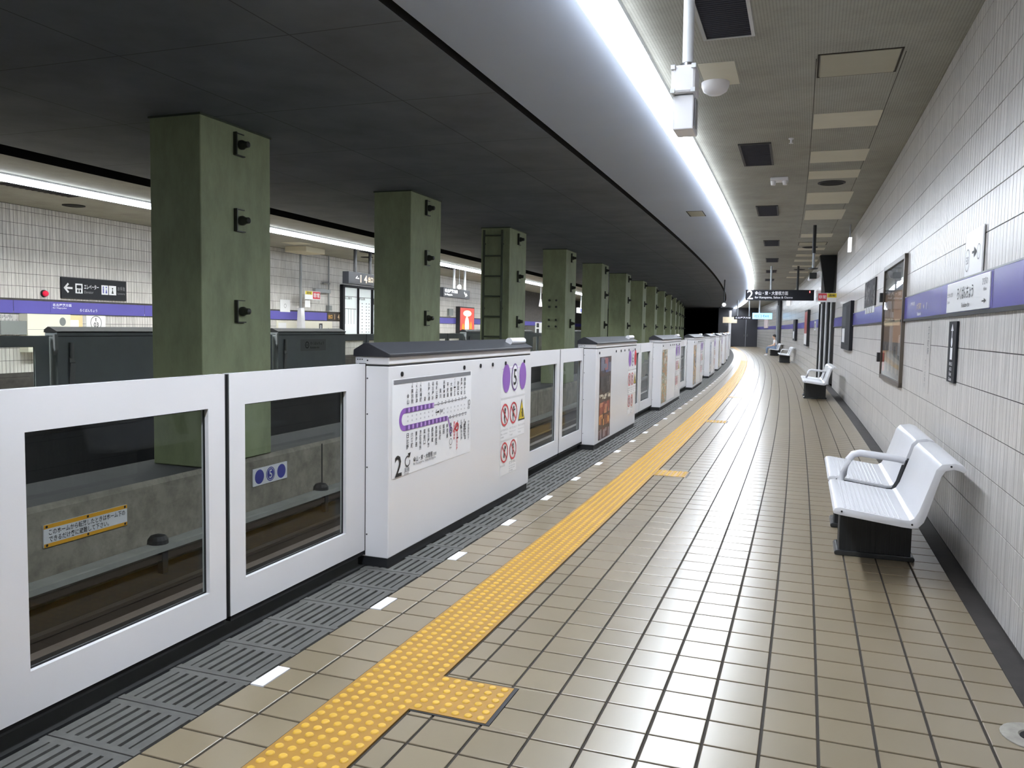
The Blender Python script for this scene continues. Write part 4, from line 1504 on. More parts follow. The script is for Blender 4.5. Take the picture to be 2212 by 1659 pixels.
# ================================================================== NEAR WALL FITTINGS
# advertisement frame
sA, uA = 10.58, wall_u(10.58)
t = thing('advert_frame', 'tall glazed advert frame with a tan poster on the tiled wall', 'poster frame', sA, uA - 0.005, 1.635, 'track')
hw, hh = 1.06, 0.715
MB().box(-hw, -hw + 0.06, -0.035, 0, -hh, hh).box(hw - 0.06, hw, -0.035, 0, -hh, hh).box(-hw, hw, -0.035, 0, hh - 0.05, hh).box(-hw, hw, -0.035, 0, -hh, -hh + 0.05).build('frame', mat('bronze_frame', rgb(104, 96, 88), 0.35, metal=0.6), t)
d = Deco(lambda x, y, l: (x, -0.008 - l, y))
d.rect(-hw + 0.07, -hh + 0.06, hw - 0.07, hh - 0.06, mat('poster_tan', rgb(150, 118, 92), 0.4), 'poster', 1)
d.rect(-hw + 0.07, 0.36, hw - 0.07, hh - 0.06, mat('poster_dark', rgb(84, 80, 82), 0.4), 'poster', 2)
d.rect(0.05, -0.24, hw - 0.12, 0.34, mat('poster_skin', rgb(214, 168, 136), 0.4), 'poster', 3)
d.rect(-hw + 0.07, -hh + 0.06, hw - 0.07, -0.24, mat('poster_grey', rgb(120, 114, 112), 0.4), 'poster', 2)
d.rect(-0.9, -0.05, 0.0, 0.05, mat('poster_cream', rgb(206, 180, 142), 0.4), 'poster', 3)
for k in range(9):
    d.rect(-0.9 + 0.2 * k, -0.60, -0.86 + 0.2 * k, -0.28, M_INKT if k % 2 else M_INK, 'marking', 3)
d.rect(-0.95, -0.62, -0.75, -0.36, mat('poster_red', rgb(206, 110, 90), 0.4), 'poster', 4)
d.build(t)
MB().box(-hw + 0.06, hw - 0.06, -0.026, -0.023, -hh + 0.05, hh - 0.05).build('glazing', M_GLASSC, t)
hg = MB().box(-0.07, 0.03, -0.07, -0.01, -0.06, 0.06).mesh('hinge', M_DARKM)
for z in (0.33, -0.45):
    link('hinge', hg, t, (-hw, 0, z))

# station name board in the band
sN = 6.08
t, d = board('station_name_board', 'white station name board set in the purple band of the tiled wall', 'sign', sN, wall_u(sN) - 0.012, 1.763, 'track', 1.46, 0.212, 0.008, M_SHEET, bevel=0.003)
d.text('ろくばんちょう', -0.02, 0.018, 0.088, M_INK, w=0.56, anchor='c', lift=2)
d.text('Rokuban-cho', 0.02, -0.065, 0.032, M_INK, w=0.27, anchor='c', lift=2)
d.text('とうかいどおり', -0.69, 0.005, 0.032, M_INK, w=0.22, lift=2)
d.text('Tokai-dori', -0.69, -0.04, 0.022, M_INKG, w=0.1, lift=2)
d.text('ひびの', 0.53, 0.035, 0.045, M_INKG, w=0.15, lift=2)
d.text('Hibino', 0.57, 0.0, 0.022, M_INKG, w=0.09, lift=2)
d.poly([(0.60, -0.045), (0.66, -0.06), (0.60, -0.075)], M_INK, 'marking', 2)
d.line(0.54, -0.06, 0.61, -0.06, 0.008, M_INK, 'marking', 2)
d.build(t)
# white writing on the band
t, d = board('band_notice', 'white writing plate on the purple band beside the advert frame', 'sign', 8.42, wall_u(8.4) - 0.013, 1.745, 'track', 1.55, 0.19, 0.002, M_PURPLE)
d.text('東海通方面', -0.55, 0.03, 0.035, M_INKW, w=0.33, lift=2)
d.text('六番町', -0.12, -0.02, 0.06, M_INKT, w=0.30, lift=2)
d.text('Rokuban-cho', -0.05, -0.075, 0.032, M_INKW, w=0.24, lift=2)
d.disc(0.36, 0.0, 0.02, 0.02, M_INKW, 'marking', 2)
d.rect(0.52, -0.03, 0.535, 0.03, M_INKW, 'marking', 2)
d.build(t)
# direction paper above the band
t, d = board('paper_notice', 'curled white paper notice with an arrow taped above the name board', 'notice', 5.93, wall_u(5.93) - 0.006, 2.03, 'track', 0.58, 0.29, 0.006, M_SHEET)
d.ring(-0.19, -0.04, 0.075, 0.007, M_INKG, 'marking', 2)
d.text('E03', -0.19, -0.04, 0.05, M_INKG, w=0.08, anchor='c', lift=2)
d.poly([(0.02, -0.035), (0.10, -0.005), (0.02, 0.035)], M_INK, 'marking', 2)
d.line(-0.04, 0.0, 0.04, 0.0, 0.016, M_INK, 'marking', 2)
d.ring(0.17, -0.01, 0.05, 0.006, M_INKG, 'marking', 2)
d.rect(0.282, -0.145, 0.29, 0.13, M_INKG, 'marking', 2)
d.build(t)
# vertical black guide sign
t, d = board('guide_sign', 'narrow upright black guide sign with white arrow below the name board', 'sign', 6.50, wall_u(6.5) - 0.004, 1.375, 'track', 0.30, 0.435, 0.014, M_SIGNB)
d.line(0.0, 0.10, 0.0, 0.185, 0.022, M_INKW, 'marking', 2)
d.poly([(-0.05, 0.15), (0.05, 0.15), (0.0, 0.20)], M_INKW, 'marking', 2)
d.disc(0.0, 0.07, 0.035, 0.035, M_INKW, 'marking', 2)
d.rect(-0.045, -0.055, 0.045, 0.03, M_INKW, 'marking', 2)
for k, b_ in enumerate(('改札口', '出口', 'Exit', 'Gate')):
    d.text(b_, 0, -0.085 - 0.036 * k, 0.026, M_INKW, w=0.16, anchor='c', lift=2)
d.build(t)
# grey writing straight on the tiles
t, d = board('wall_lettering', 'grey upright lettering on a clear film on the tiles', 'lettering', 7.82, wall_u(7.8) - 0.002, 1.30, 'track', 0.36, 0.62, 0.002, M_WTILE)
d.vtext('六番町駅', 0.08, 0.28, 0.26, M_INKG, lift=2, w=0.10)
d.vtext('のりば案内', -0.03, -0.02, 0.25, mat('ink_pale', rgb(168, 166, 166), 0.5), lift=2, w=0.09)
d.build(t)
# posters farther on
t, d = board('wall_poster', 'small dark photo poster above the purple band past the advert frame', 'poster', 13.95, wall_u(14) - 0.004, 2.12, 'track', 1.75, 0.42, 0.02, M_DARKM)
d.rect(-0.85, -0.19, 0.85, 0.20, poster_mat('poster_night', [rgb(34, 34, 38), rgb(70, 70, 74), rgb(50, 48, 50), rgb(110, 108, 108)], 5, 20.0, rough=0.8), 'print', 1)
d.build(t)
t, d = board('wall_poster', 'white and blue strip notice hanging on the band below the dark poster', 'notice', 13.9, wall_u(14) - 0.006, 1.86, 'track', 1.5, 0.10, 0.014, M_SHEET)
for k in range(4):
    d.rect(-0.55 + 0.3 * k, -0.05, -0.47 + 0.3 * k, 0.05, M_INK, 'marking', 1)
d.build(t)
t = thing('notice_case', 'black framed notice case across the purple band near the wall end', 'notice case', 18.6, wall_u(18.6) - 0.004, 1.64, 'track')
MB().box(-1.15, 1.15, -0.07, 0, -0.50, 0.50).build('case', M_SIGNB, t, bevel=0.006)
d = Deco(on_front(0.07))
d.rect(-0.95, -0.35, -0.15, -0.05, M_SHEET, 'paper', 1)
d.rect(-0.95, 0.0, 0.0, 0.42, mat('poster_slate', rgb(70, 72, 76), 0.8, spec=0.2), 'paper', 1)
d.rect(0.1, -0.4, 0.95, 0.42, mat('poster_char', rgb(46, 46, 50), 0.8, spec=0.2), 'paper', 1)
d.build(t)
t = thing('edge_on_sign', 'slim glowing white projecting sign on a thin rod beside the top of the wall', 'lamp', 17.7, wall_u(17.7) - 0.12, 0)
MB().cyl((0, 0, 3.38), (0, 0, ZC), 0.014, 8).build('rod', M_GREYF, t)
MB().box(-0.03, 0.03, -0.1, 0.1, 3.12, 3.40).build('sign_body', mat('slim_glow', rgb(245, 246, 250), emit=1.2), t)  # sign seen edge on; its bright white is a glow in the material
# projecting red and yellow notice, duct and pipes at the wall end
t, d = board('projecting_notice', 'red and yellow notice plate projecting from the end of the near wall', 'notice', 23.4, 0.84, 2.43, 'camera', 0.48, 0.24, 0.02, M_SHEET)
d.rect(-0.235, -0.08, -0.02, 0.11, M_INKR, 'marking', 1)
d.rect(-0.01, 0.0, 0.235, 0.11, M_INKY, 'marking', 1)
d.text('非常', -0.128, 0.015, 0.1, M_INKW, w=0.18, anchor='c', lift=2)
d.text('通報', 0.11, 0.055, 0.07, M_INK, w=0.18, anchor='c', lift=2)
d.build(t)
t = thing('pipe_riser', 'black duct and upright grey pipes at the end of the near wall', 'pipes', 24.9, 0.90, 0)
MB().add([(-0.24, -0.02, ZC - 0.002), (0.2, -0.02, ZC - 0.002), (0.2, -0.4, ZC - 0.002), (-0.24, -0.4, ZC - 0.002), (-0.06, -0.02, 2.62), (0.16, -0.02, 2.62), (0.16, -0.22, 2.62), (-0.06, -0.22, 2.62)],
         [(0, 1, 2, 3), (7, 6, 5, 4), (0, 4, 5, 1), (1, 5, 6, 2), (2, 6, 7, 3), (3, 7, 4, 0)]).build('duct', M_BLACK, t)
for k, (x, r_, m_) in enumerate(((-0.17, 0.025, M_DARKM), (-0.12, 0.028, M_LAMPH), (-0.055, 0.03, M_DARKM), (0.005, 0.035, M_LAMPH), (0.075, 0.03, M_DARKM), (0.13, 0.03, M_LAMPH))):
    MB().cyl((x, -0.08, 0.0), (x, -0.08, 2.7 if x > -0.1 else 2.3), r_, 10).build('pipe', m_, t, smooth=True)
# far wall
t, d = board('far_poster', 'tall red advert panel on the far stretch of wall', 'poster', 32.0, FARU - 0.004, 1.64, 'track', 1.9, 1.32, 0.1, M_DARKM)
d.rect(-0.85, -0.2, 0.85, 0.6, mat('poster_maroon', rgb(150, 66, 62), 0.4), 'print', 1)
d.rect(-0.85, -0.6, 0.85, -0.2, M_SHEET, 'print', 1)
d.build(t)
t, d = board('far_poster', 'tall black notice panel beyond the red advert panel', 'poster', 41.0, FARU - 0.004, 1.57, 'track', 1.9, 1.0, 0.1, M_SIGNB)
d.rect(-0.7, -0.4, 0.2, -0.05, M_SHEET, 'print', 1)
d.build(t)
t, d = board('band_plate', 'white square plate on the far band next to the red advert panel', 'sign', 27.6, FARU - 0.014, 1.70, 'track', 0.9, 0.3, 0.01, M_SHEET)
d.rect(-0.3, -0.1, 0.3, 0.08, M_SIGNG, 'marking', 1)
d.build(t)
t = thing('recess_shade_box', 'dark upright box standing for a shaded recess on the far wall past the black notice panel', 'conduit', 56.0, FARU - 0.002, 0, 'track')
MB().box(-1.3, 1.3, -0.12, 0, 0, ZC - 0.003).build('cover', M_SOOT, t)  # proud box, its dark colour stands in for the shade of a recess
for x in (-1.0, -0.5, 0.2):
    MB().cyl((x, -0.15, 0), (x, -0.15, 3.2), 0.04, 8).build('pipe', M_GREYF, t)
t, d = board('wall_lamp', 'small white wall lamp high on the far wall', 'lamp', 47.5, FARU - 0.004, 3.1, 'track', 0.3, 0.35, 0.18, mat('slim_glow2', rgb(240, 240, 244), emit=0.8))
t, d = board('map_panel', 'pale pink map panel on the far wall near the platform end', 'sign', 70.0, FARU - 0.004, 2.25, 'track', 4.0, 1.0, 0.06, mat('pale_pink', rgb(206, 190, 190), 0.5))

# ================================================================== BENCHES
def make_bench():
    t = thing('bench', 'bench', 'bench', 0, 0)
    prof = [(-0.245, 0.396), (-0.250, 0.412), (-0.238, 0.430), (-0.21, 0.436), (0.14, 0.392), (0.175, 0.392), (0.200, 0.408), (0.222, 0.45), (0.288, 0.655),
            (0.302, 0.705), (0.330, 0.738), (0.40, 0.750), (0.445, 0.738), (0.462, 0.715), (0.450, 0.695), (0.425, 0.705), (0.395, 0.712), (0.352, 0.700),
            (0.332, 0.665), (0.268, 0.43), (0.252, 0.385), (0.225, 0.352), (0.19, 0.343), (0.14, 0.346), (-0.205, 0.388)]
    sh = MB().prism(prof, 0, 1.02).mesh('seat_shell', M_BENCH, smooth=True, bevel=0.004)
    link('seat_shell', sh, t, (0, 0, 0))
    link('seat_shell', sh, t, (0, 1.16, 0))
    ribs = MB()
    for k in range(12):
        x = -0.19 + 0.028 * k
        z = 0.436 - 0.044 * (x + 0.21) / 0.35
        ribs.prism([(x, z - 0.001), (x + 0.004, z + 0.0022), (x + 0.014, z + 0.0022), (x + 0.018, z - 0.003)], 0.02, 1.0)
    rm = ribs.mesh('seat_ribs', M_BENCH)
    link('seat_ribs', rm, t)
    link('seat_ribs', rm, t, (0, 1.16, 0))
    # curved bracket in the gap between the two shells
    MB().prism([(-0.20, 0.392), (-0.19, 0.418), (0.14, 0.372), (0.185, 0.378), (0.212, 0.43), (0.26, 0.60), (0.29, 0.60), (0.24, 0.41), (0.20, 0.345), (0.14, 0.335)], 1.018, 1.162).build('centre_bracket', mat('bracket_black', rgb(30, 31, 34), 0.9, spec=0.2), t)
    ar = MB()
    ar.tube([(-0.165, 1.09, 0.415), (-0.145, 1.09, 0.47), (-0.115, 1.09, 0.575), (-0.085, 1.09, 0.615), (-0.04, 1.09, 0.628), (0.10, 1.09, 0.615), (0.215, 1.09, 0.602), (0.255, 1.09, 0.592), (0.262, 1.09, 0.57)], 0.026, 10)
    ar.build('armrest', M_BENCH, t, smooth=True)
    ps = MB().box(-0.175, 0.26, 0, 0.26, 0.015, 0.36)
    for k in range(9):
        ps.box(-0.18, -0.17, 0.015 + 0.028 * k, 0.03 + 0.028 * k, 0.03, 0.35)
    for k in range(14):
        ps.box(-0.165 + 0.03 * k, -0.15 + 0.03 * k, -0.005, 0.0, 0.03, 0.345)
    pm = ps.mesh('pedestal', M_BENCHB)
    ft = MB().prism([(-0.205, 0.0), (-0.21, 0.02), (-0.195, 0.035), (0.275, 0.035), (0.285, 0.02), (0.28, 0.0)], -0.02, 0.28).mesh('foot_plate', mat('foot_metal', rgb(66, 68, 70), 0.25, metal=0.6), bevel=0.006)
    for y in (0.56, 1.38):
        q = link('pedestal', pm, t, (0, y, 0))
        link('foot_plate', ft, q)
    bt = MB().cyl((-0.20, 0.002, 0.412), (-0.20, -0.004, 0.412), 0.006, 8).cyl((0.19, 0.002, 0.368), (0.19, -0.004, 0.368), 0.006, 8).cyl((0.38, 0.002, 0.73), (0.38, -0.004, 0.73), 0.006, 8)
    bt.build('end_bolts', M_INK, t)
    return t


bench = make_bench()
blab = ['white two-seat bench with a centre armrest at the tiled wall, closest to the drain cover',
        'white bench on black pedestals at the foot of the pipe riser',
        'white bench between the seated person and the red advert panel',
        'white bench on which the person in a white shirt sits']
for i, (s, u) in enumerate(((5.26, 0.44), (18.8, 0.42), (40.5, 0.28), (51.8, 0.27))):
    o = bench if i == 0 else copy_tree(bench)
    o['group'] = 'white wall benches'
    place(o, s, u, 0, 'arc', blab[i])

# ================================================================== THE SEATED PERSON
def skin(name, verts, edges, radii, m, parent, root=0, sub=2):
    me = bpy.data.meshes.new(name)
    me.from_pydata(verts, edges, [])
    o = bpy.data.objects.new(name, me)
    COL.objects.link(o)
    md = o.modifiers.new('s', 'SKIN')
    md.use_smooth_shade = True
    o.modifiers.new('d', 'SUBSURF').levels = sub
    for i, r in enumerate(radii):
        rr = r if isinstance(r, tuple) else (r, r)
        me.skin_vertices[0].data[i].radius = rr
        me.skin_vertices[0].data[i].use_root = (i == root)
    dg = bpy.context.evaluated_depsgraph_get()
    dg.update()
    nm = bpy.data.meshes.new_from_object(o.evaluated_get(dg))
    bpy.data.objects.remove(o)
    nm.name = name
    nm.materials.clear()
    nm.materials.append(m)
    for p in nm.polygons:
        p.use_smooth = True
    return link(name, nm, parent)


M_SKIN = mat('skin_tone', rgb(206, 166, 140), rough=0.55)
M_SHIRT = mat('white_shirt', rgb(228, 226, 226), rough=0.8, var=0.04, scale=8)
M_JEANS = mat('pale_jeans', rgb(124, 140, 164), rough=0.85, var=0.1, scale=12)
M_HAIR = mat('black_hair', rgb(26, 24, 24), rough=0.6)
# local frame: x to the wall, y along the platform; the person faces -x (the track), seat at z = 0.42
pr_ = thing('person', 'person with short black hair, white shirt and pale jeans seated facing the track', 'person', 52.55, 0.27, 0)
V, E_, Rr = [], [], []


def jt(p, r, parent=None):
    V.append(p)
    Rr.append(r)
    if parent is not None:
        E_.append((parent, len(V) - 1))
    return len(V) - 1


pel = jt((0.06, 0, 0.53), (0.13, 0.15))
ab = jt((0.07, 0, 0.68), (0.105, 0.135), pel)
ch = jt((0.05, 0, 0.86), (0.115, 0.155), ab)
nk = jt((0.02, 0, 1.0), 0.055, ch)
n2 = jt((0.0, 0, 1.06), 0.05, nk)
h1 = jt((-0.02, 0, 1.12), (0.08, 0.07), n2)
h2 = jt((-0.02, 0, 1.19), (0.095, 0.078), h1)
h3 = jt((-0.01, 0, 1.26), (0.07, 0.06), h2)
arms = {}
for sd in (-1, 1):
    sh_ = jt((0.04, 0.16 * sd, 0.92), 0.055, ch)
    el = jt((0.0, 0.235 * sd, 0.68), 0.042, sh_)
    wr_ = jt((-0.22, 0.13 * sd, 0.60), 0.028, el)
    pa = jt((-0.29, 0.11 * sd, 0.595), (0.022, 0.034), wr_)
    arms[sd] = (pa, el)
    for q in range(4):
        k1 = jt((-0.33, (0.085 + 0.018 * q) * sd, 0.590), 0.010, pa)
        k2 = jt((-0.36 + 0.004 * abs(q - 1.4), (0.082 + 0.019 * q) * sd, 0.572), 0.009, k1)
        jt((-0.372 + 0.006 * abs(q - 1.4), (0.081 + 0.019 * q) * sd, 0.548), 0.008, k2)
    t1 = jt((-0.28, 0.065 * sd, 0.588), 0.011, pa)
    jt((-0.315, 0.05 * sd, 0.578), 0.009, t1)
    hp_ = jt((0.03, 0.10 * sd, 0.51), 0.085, pel)
    kn = jt((-0.40, 0.13 * sd, 0.50), 0.062, hp_)
    sn = jt((-0.42, 0.13 * sd, 0.30), 0.052, kn)
    an = jt((-0.41, 0.13 * sd, 0.10), 0.038, sn)
    jt((-0.45, 0.135 * sd, 0.05), 0.036, an)
skin('body', V, E_, Rr, M_SKIN, pr_)
sv = [(0.06, 0, 0.50), (0.07, 0, 0.66), (0.05, 0, 0.86), (0.03, 0, 0.96)]
sr = [(0.142, 0.165), (0.118, 0.15), (0.128, 0.168), (0.07, 0.085)]
se = [(0, 1), (1, 2), (2, 3)]
for sd in (-1, 1):
    sv += [(0.04, 0.165 * sd, 0.92), (0.015, 0.215 * sd, 0.77)]
    sr += [0.068, 0.058]
    n_ = len(sv)
    se += [(2, n_ - 2), (n_ - 2, n_ - 1)]
skin('shirt', sv, se, sr, M_SHIRT, pr_)
jv, jr, je = [(0.06, 0, 0.50)], [(0.135, 0.16)], []
for sd in (-1, 1):
    jv += [(0.03, 0.10 * sd, 0.51), (-0.40, 0.13 * sd, 0.50), (-0.42, 0.13 * sd, 0.30), (-0.41, 0.13 * sd, 0.11)]
    jr += [0.094, 0.073, 0.064, 0.056]
    n_ = len(jv)
    je += [(0, n_ - 4), (n_ - 4, n_ - 3), (n_ - 3, n_ - 2), (n_ - 2, n_ - 1)]
skin('jeans', jv, je, jr, M_JEANS, pr_)
MB().ball((0.0, 0, 1.215), 0.104, 16, 10, 1.0).build('hair', M_HAIR, pr_, smooth=True)
fc = MB().ball((-0.055, 0, 1.165), 0.068, 14, 10, 1.25).build('face', M_SKIN, pr_, smooth=True)
MB().prism([(-0.118, 1.145), (-0.142, 1.14), (-0.118, 1.18)], -0.012, 0.012).build('nose', M_SKIN, fc)
for sd in (-1, 1):
    MB().ball((-0.115, 0.028 * sd, 1.185), 0.009, 8, 6).build('eye', M_INK, fc)
    MB().ball((-0.02, 0.078 * sd, 1.165), 0.022, 8, 6, 1.4).build('ear', M_SKIN, fc)
    MB().prism([(-0.37, 0.002), (-0.56, 0.002), (-0.575, 0.03), (-0.53, 0.06), (-0.43, 0.10), (-0.37, 0.10)], 0.13 * sd - 0.045, 0.13 * sd + 0.045).build('shoe', M_WHITE2, pr_, bevel=0.012)
MB().box(-0.1205, -0.115, -0.022, 0.022, 1.112, 1.118).build('mouth', M_INKR, fc)

# ================================================================== BETWEEN THE TRACKS: notices on the low wall
t, d = board('track_notice', 'white notice with amber edges on the low wall, seen through a gate pane', 'notice', 5.437, -5.998, -0.339, 'back', 0.895, 0.195, 0.012, M_SHEET)
d.rect(-0.447, 0.062, 0.447, 0.0975, M_INKO, 'marking', 1)
d.rect(-0.447, -0.0975, 0.447, -0.066, M_INKO, 'marking', 1)
d.text('このホームから転落したときはホーム下の', -0.40, 0.002, 0.052, M_INK, w=0.82, lift=2)
d.text('できるだけ奥に避難して下さい。', -0.40, -0.057, 0.052, M_INK, w=0.63, lift=2)
for x in (-0.42, 0, 0.42):
    for y in (0.08, -0.08):
        d.disc(x, y, 0.012, 0.012, M_INK, 'rivet', 2, 10)
d.build(t)
t, d = board('stop_number_sign', 'white plate with blue circles and the number 5 on the low wall', 'sign', 8.12, -5.998, -0.316, 'back', 0.665, 0.205, 0.012, M_SHEET)
for x in (-0.215, 0, 0.215):
    d.disc(x, 0, 0.086, 0.086, M_INKB, 'marking', 1)
d.ring(0, 0, 0.074, 0.006, M_INKW, 'marking', 2)
d.text('5', 0, 0, 0.10, M_INKW, anchor='c', lift=2)
d.build(t)

# ================================================================== OPPOSITE PLATFORM
WL = -14.196
t, d = board('direction_sign', 'black direction sign with white arrow and lift symbol on the opposite wall', 'sign', 13.46, WL, 2.137, 'back', 1.70, 0.43, 0.03, M_SIGNB)
d.line(-0.77, 0.0, -0.58, 0.0, 0.04, M_INKW, 'arrow', 1)
d.line(-0.78, -0.01, -0.68, 0.09, 0.04, M_INKW, 'arrow', 1)
d.line(-0.78, 0.01, -0.68, -0.09, 0.04, M_INKW, 'arrow', 1)
d.rect(-0.51, -0.10, -0.33, 0.10, M_INKW, 'pictogram', 1)
d.rect(-0.48, 0.0, -0.36, 0.07, M_SIGNB, 'pictogram', 2)
d.rect(-0.47, -0.08, -0.43, -0.02, M_SIGNB, 'pictogram', 2)
d.rect(-0.41, -0.08, -0.37, -0.02, M_SIGNB, 'pictogram', 2)
d.text('エレベーター', -0.29, -0.005, 0.10, M_INKW, w=0.38, lift=1)
d.text('Elevator', -0.29, -0.095, 0.06, M_INKG, w=0.24, lift=1)
d.rect(0.16, -0.10, 0.34, 0.10, M_INKW, 'pictogram', 1)
d.rect(0.36, -0.10, 0.56, 0.10, M_INKW, 'pictogram', 1)
d.disc(0.21, 0.06, 0.018, 0.018, M_INKB, 'pictogram', 2, 10)
d.rect(0.195, -0.07, 0.225, 0.04, M_INKB, 'pictogram', 2)
d.disc(0.29, 0.06, 0.018, 0.018, M_INKB, 'pictogram', 2, 10)
d.poly([(0.265, -0.07), (0.315, -0.07), (0.29, 0.04)], M_INKB, 'pictogram', 2)
d.disc(0.46, 0.04, 0.018, 0.018, M_INK, 'pictogram', 2, 10)
d.poly([(0.43, -0.07), (0.49, -0.07), (0.46, 0.03)], M_INK, 'pictogram', 2)
d.text('お手洗', 0.60, 0.0, 0.09, M_INKG, w=0.21, lift=1)
d.text('Lavatory', 0.60, -0.09, 0.05, M_INKG, w=0.21, lift=1)
d.build(t)
t = thing('alarm_lamp', 'small round red alarm lamp on the opposite wall', 'lamp', 12.19, WL, 1.997, 'back')
MB().lathe([(0.075, 0), (0.07, 0.03)], n=16).build('base', M_INK, t)
t.children[0].rotation_euler = (PI / 2, 0, 0)
MB().ball((0, -0.05, 0), 0.058, 14, 8).build('lens', mat('red_lens', rgb(214, 32, 66), 0.2, emit=0.35), t, smooth=True)
t, d = board('equipment_box', 'cream wall cabinet with a round grille behind the grey gates', 'cabinet', 12.12, WL, 1.22, 'back', 0.98, 0.74, 0.22, mat('cream_paint', rgb(224, 222, 206), 0.5), part='case')
d.disc(0.30, 0.225, 0.075, 0.085, M_SIGNG, 'grille', 1)
d.rect(-0.06, 0.11, 0.06, 0.125, M_INK, 'handle', 1)
d.line(-0.49, 0.07, 0.49, 0.07, 0.006, M_INKG, 'joint', 1)
d.build(t)
t, d = board('wall_shelf', 'grey metal counter box on the opposite wall beside the cream cabinet', 'counter', 11.35, WL, 1.32, 'back', 0.56, 0.26, 0.2, M_SIGNG)
t, d = board('wall_lettering', 'dark upright writing on the opposite wall above the grey counter box', 'lettering', 11.35, WL - 0.001, 1.53, 'back', 0.5, 0.10, 0.003, M_WTILE)
d.text('案内所', -0.22, -0.035, 0.07, M_INKG, w=0.4)
d.build(t)
t, d = board('doorway_light', 'lit cream doorway with a glowing ceiling lamp behind the grey gates', 'doorway', 12.89, WL, 0.80, 'back', 0.42, 1.56, 0.03, mat('cream_door', rgb(224, 200, 152), 0.5, emit=0.12), part='door_panel')
d.rect(-0.12, 0.55, 0.11, 0.68, mat('door_glow', rgb(255, 236, 196), emit=2.2), 'glow', 1)
d.rect(-0.21, -0.75, -0.19, 0.76, M_INK, 'jamb', 1)
d.rect(-0.13, 0.42, -0.10, 0.52, M_INK, 'handle', 1)
d.build(t)
t, d = board('station_code_sign', 'white plate with round E 03 station code on the opposite wall', 'sign', 13.48, WL, 1.43, 'back', 0.50, 0.32, 0.012, M_SHEET)
d.ring(0, 0, 0.148, 0.012, M_INK, 'marking', 1)
d.text('E', 0, 0.07, 0.07, M_INK, anchor='c', lift=1)
d.text('03', 0, -0.04, 0.10, M_INK, anchor='c', lift=1)
d.build(t)
t, d = board('band_notice', 'white writing on the purple band below the black direction sign', 'sign', 13.0, WL + 0.013, 1.73, 'back', 1.3, 0.20, 0.002, M_PURPLE)
d.text('名古屋港方面', -0.60, 0.02, 0.06, M_INKW, w=0.45, lift=1)
d.text('for Nagoyako', -0.60, -0.03, 0.035, M_INKW, w=0.36, lift=1)
d.text('ろくばんちょう', 0.05, -0.075, 0.065, M_INKW, w=0.45, lift=1)
d.build(t)
# bay between the first two pillars
t = thing('ceiling_box', 'beige box fixed under the opposite ceiling above the thin pole', 'box', 20.4, -13.4, ZC)
MB().box(-0.35, 0.35, -0.5, 0.5, -0.16, 0).build('case', mat('beige_box', rgb(206, 198, 174), 0.6), t, bevel=0.02)
t = thing('notice_pole', 'thin grey pole carrying a red and yellow notice and white boxes, across the tracks', 'pole', 20.95, -13.9, 0)
MB().cyl((0, 0, 0), (0, 0, ZC), 0.04, 10).build('pole', M_GREYF, t, smooth=True)
MB().prism([(-0.10, 1.1), (0.10, 1.1), (0.05, 1.95), (-0.05, 1.95)], -0.08, 0.12).build('lower_cover', M_WHITE2, t)
o = MB().box(0.05, 0.07, 0.12, 0.98, 2.22, 2.47).build('notice_plate', M_SHEET, t)
d = Deco(on_plus_x(0.07))
d.rect(0.14, 2.36, 0.52, 2.46, M_INKY, 'marking', 1)
d.rect(0.55, 2.24, 0.96, 2.46, M_INKR, 'marking', 1)
d.text('非常', 0.755, 2.35, 0.14, M_INKW, w=0.34, anchor='c', lift=2)
d.text('通報', 0.33, 2.41, 0.08, M_INK, w=0.3, anchor='c', lift=2)
d.rect(0.12, 1.98, 0.40, 2.18, M_SHEET, 'marking', 1)
d.build(t)
t = thing('conduit_fixture', 'grey wall conduit with a valve and a small hanging box across the tracks', 'conduit', 23.0, WL, 0, 'back')
MB().cyl((0, -0.05, 2.0), (0, -0.05, ZC), 0.022, 8).cyl((-0.35, -0.05, 2.78), (0.05, -0.05, 2.78), 0.03, 8).build('pipe', M_GREYF, t)
MB().box(-0.9, 0.0, -0.12, -0.02, 2.47, 2.58).build('tray', M_GREYF, t)
MB().box(-0.08, 0.08, -0.12, 0, 1.92, 2.08).build('switch_box', M_SIGNG, t)
t, d = board('paper_sheet', 'white framed paper beside the thin notice pole on the opposite wall', 'notice', 20.57, WL, 2.0, 'back', 0.5, 0.36, 0.012, M_SHEET)
d.ring(0, 0, 0.06, 0.01, M_INKG, 'marking', 1)
d.build(t)
t, d = board('lower_papers', 'cream papers below the purple band by the notice pole', 'notice', 21.7, WL, 1.42, 'back', 3.1, 0.30, 0.01, mat('cream_paper', rgb(226, 222, 208), 0.6))
d.rect(-1.45, -0.12, -1.05, 0.08, M_SHEET, 'marking', 1)
d.rect(0.75, -0.12, 0.95, 0.08, M_INK, 'marking', 1)
d.text('0', 0.85, -0.02, 0.12, M_INKW, anchor='c', lift=2)
d.text('*', 1.3, -0.08, 0.05, M_INK, anchor='c', lift=2)
d.build(t)
t, d = board('exit_number_band', 'dark brown exit number panel in the band beside the notice board', 'sign', 23.4, WL + 0.013, 1.72, 'back', 0.86, 0.24, 0.006, mat('dark_brown', rgb(48, 38, 30), 0.4))
d.text('出口', -0.36, -0.06, 0.13, M_INKO, w=0.24, lift=1)
d.text('1', 0.02, -0.08, 0.17, M_INKT, lift=1)
d.text('4', 0.22, -0.08, 0.17, M_INKT, lift=1)
d.build(t)
t = thing('notice_board', 'large black framed board of three white panels on the opposite wall', 'notice board', 25.45, WL, 1.90, 'back')
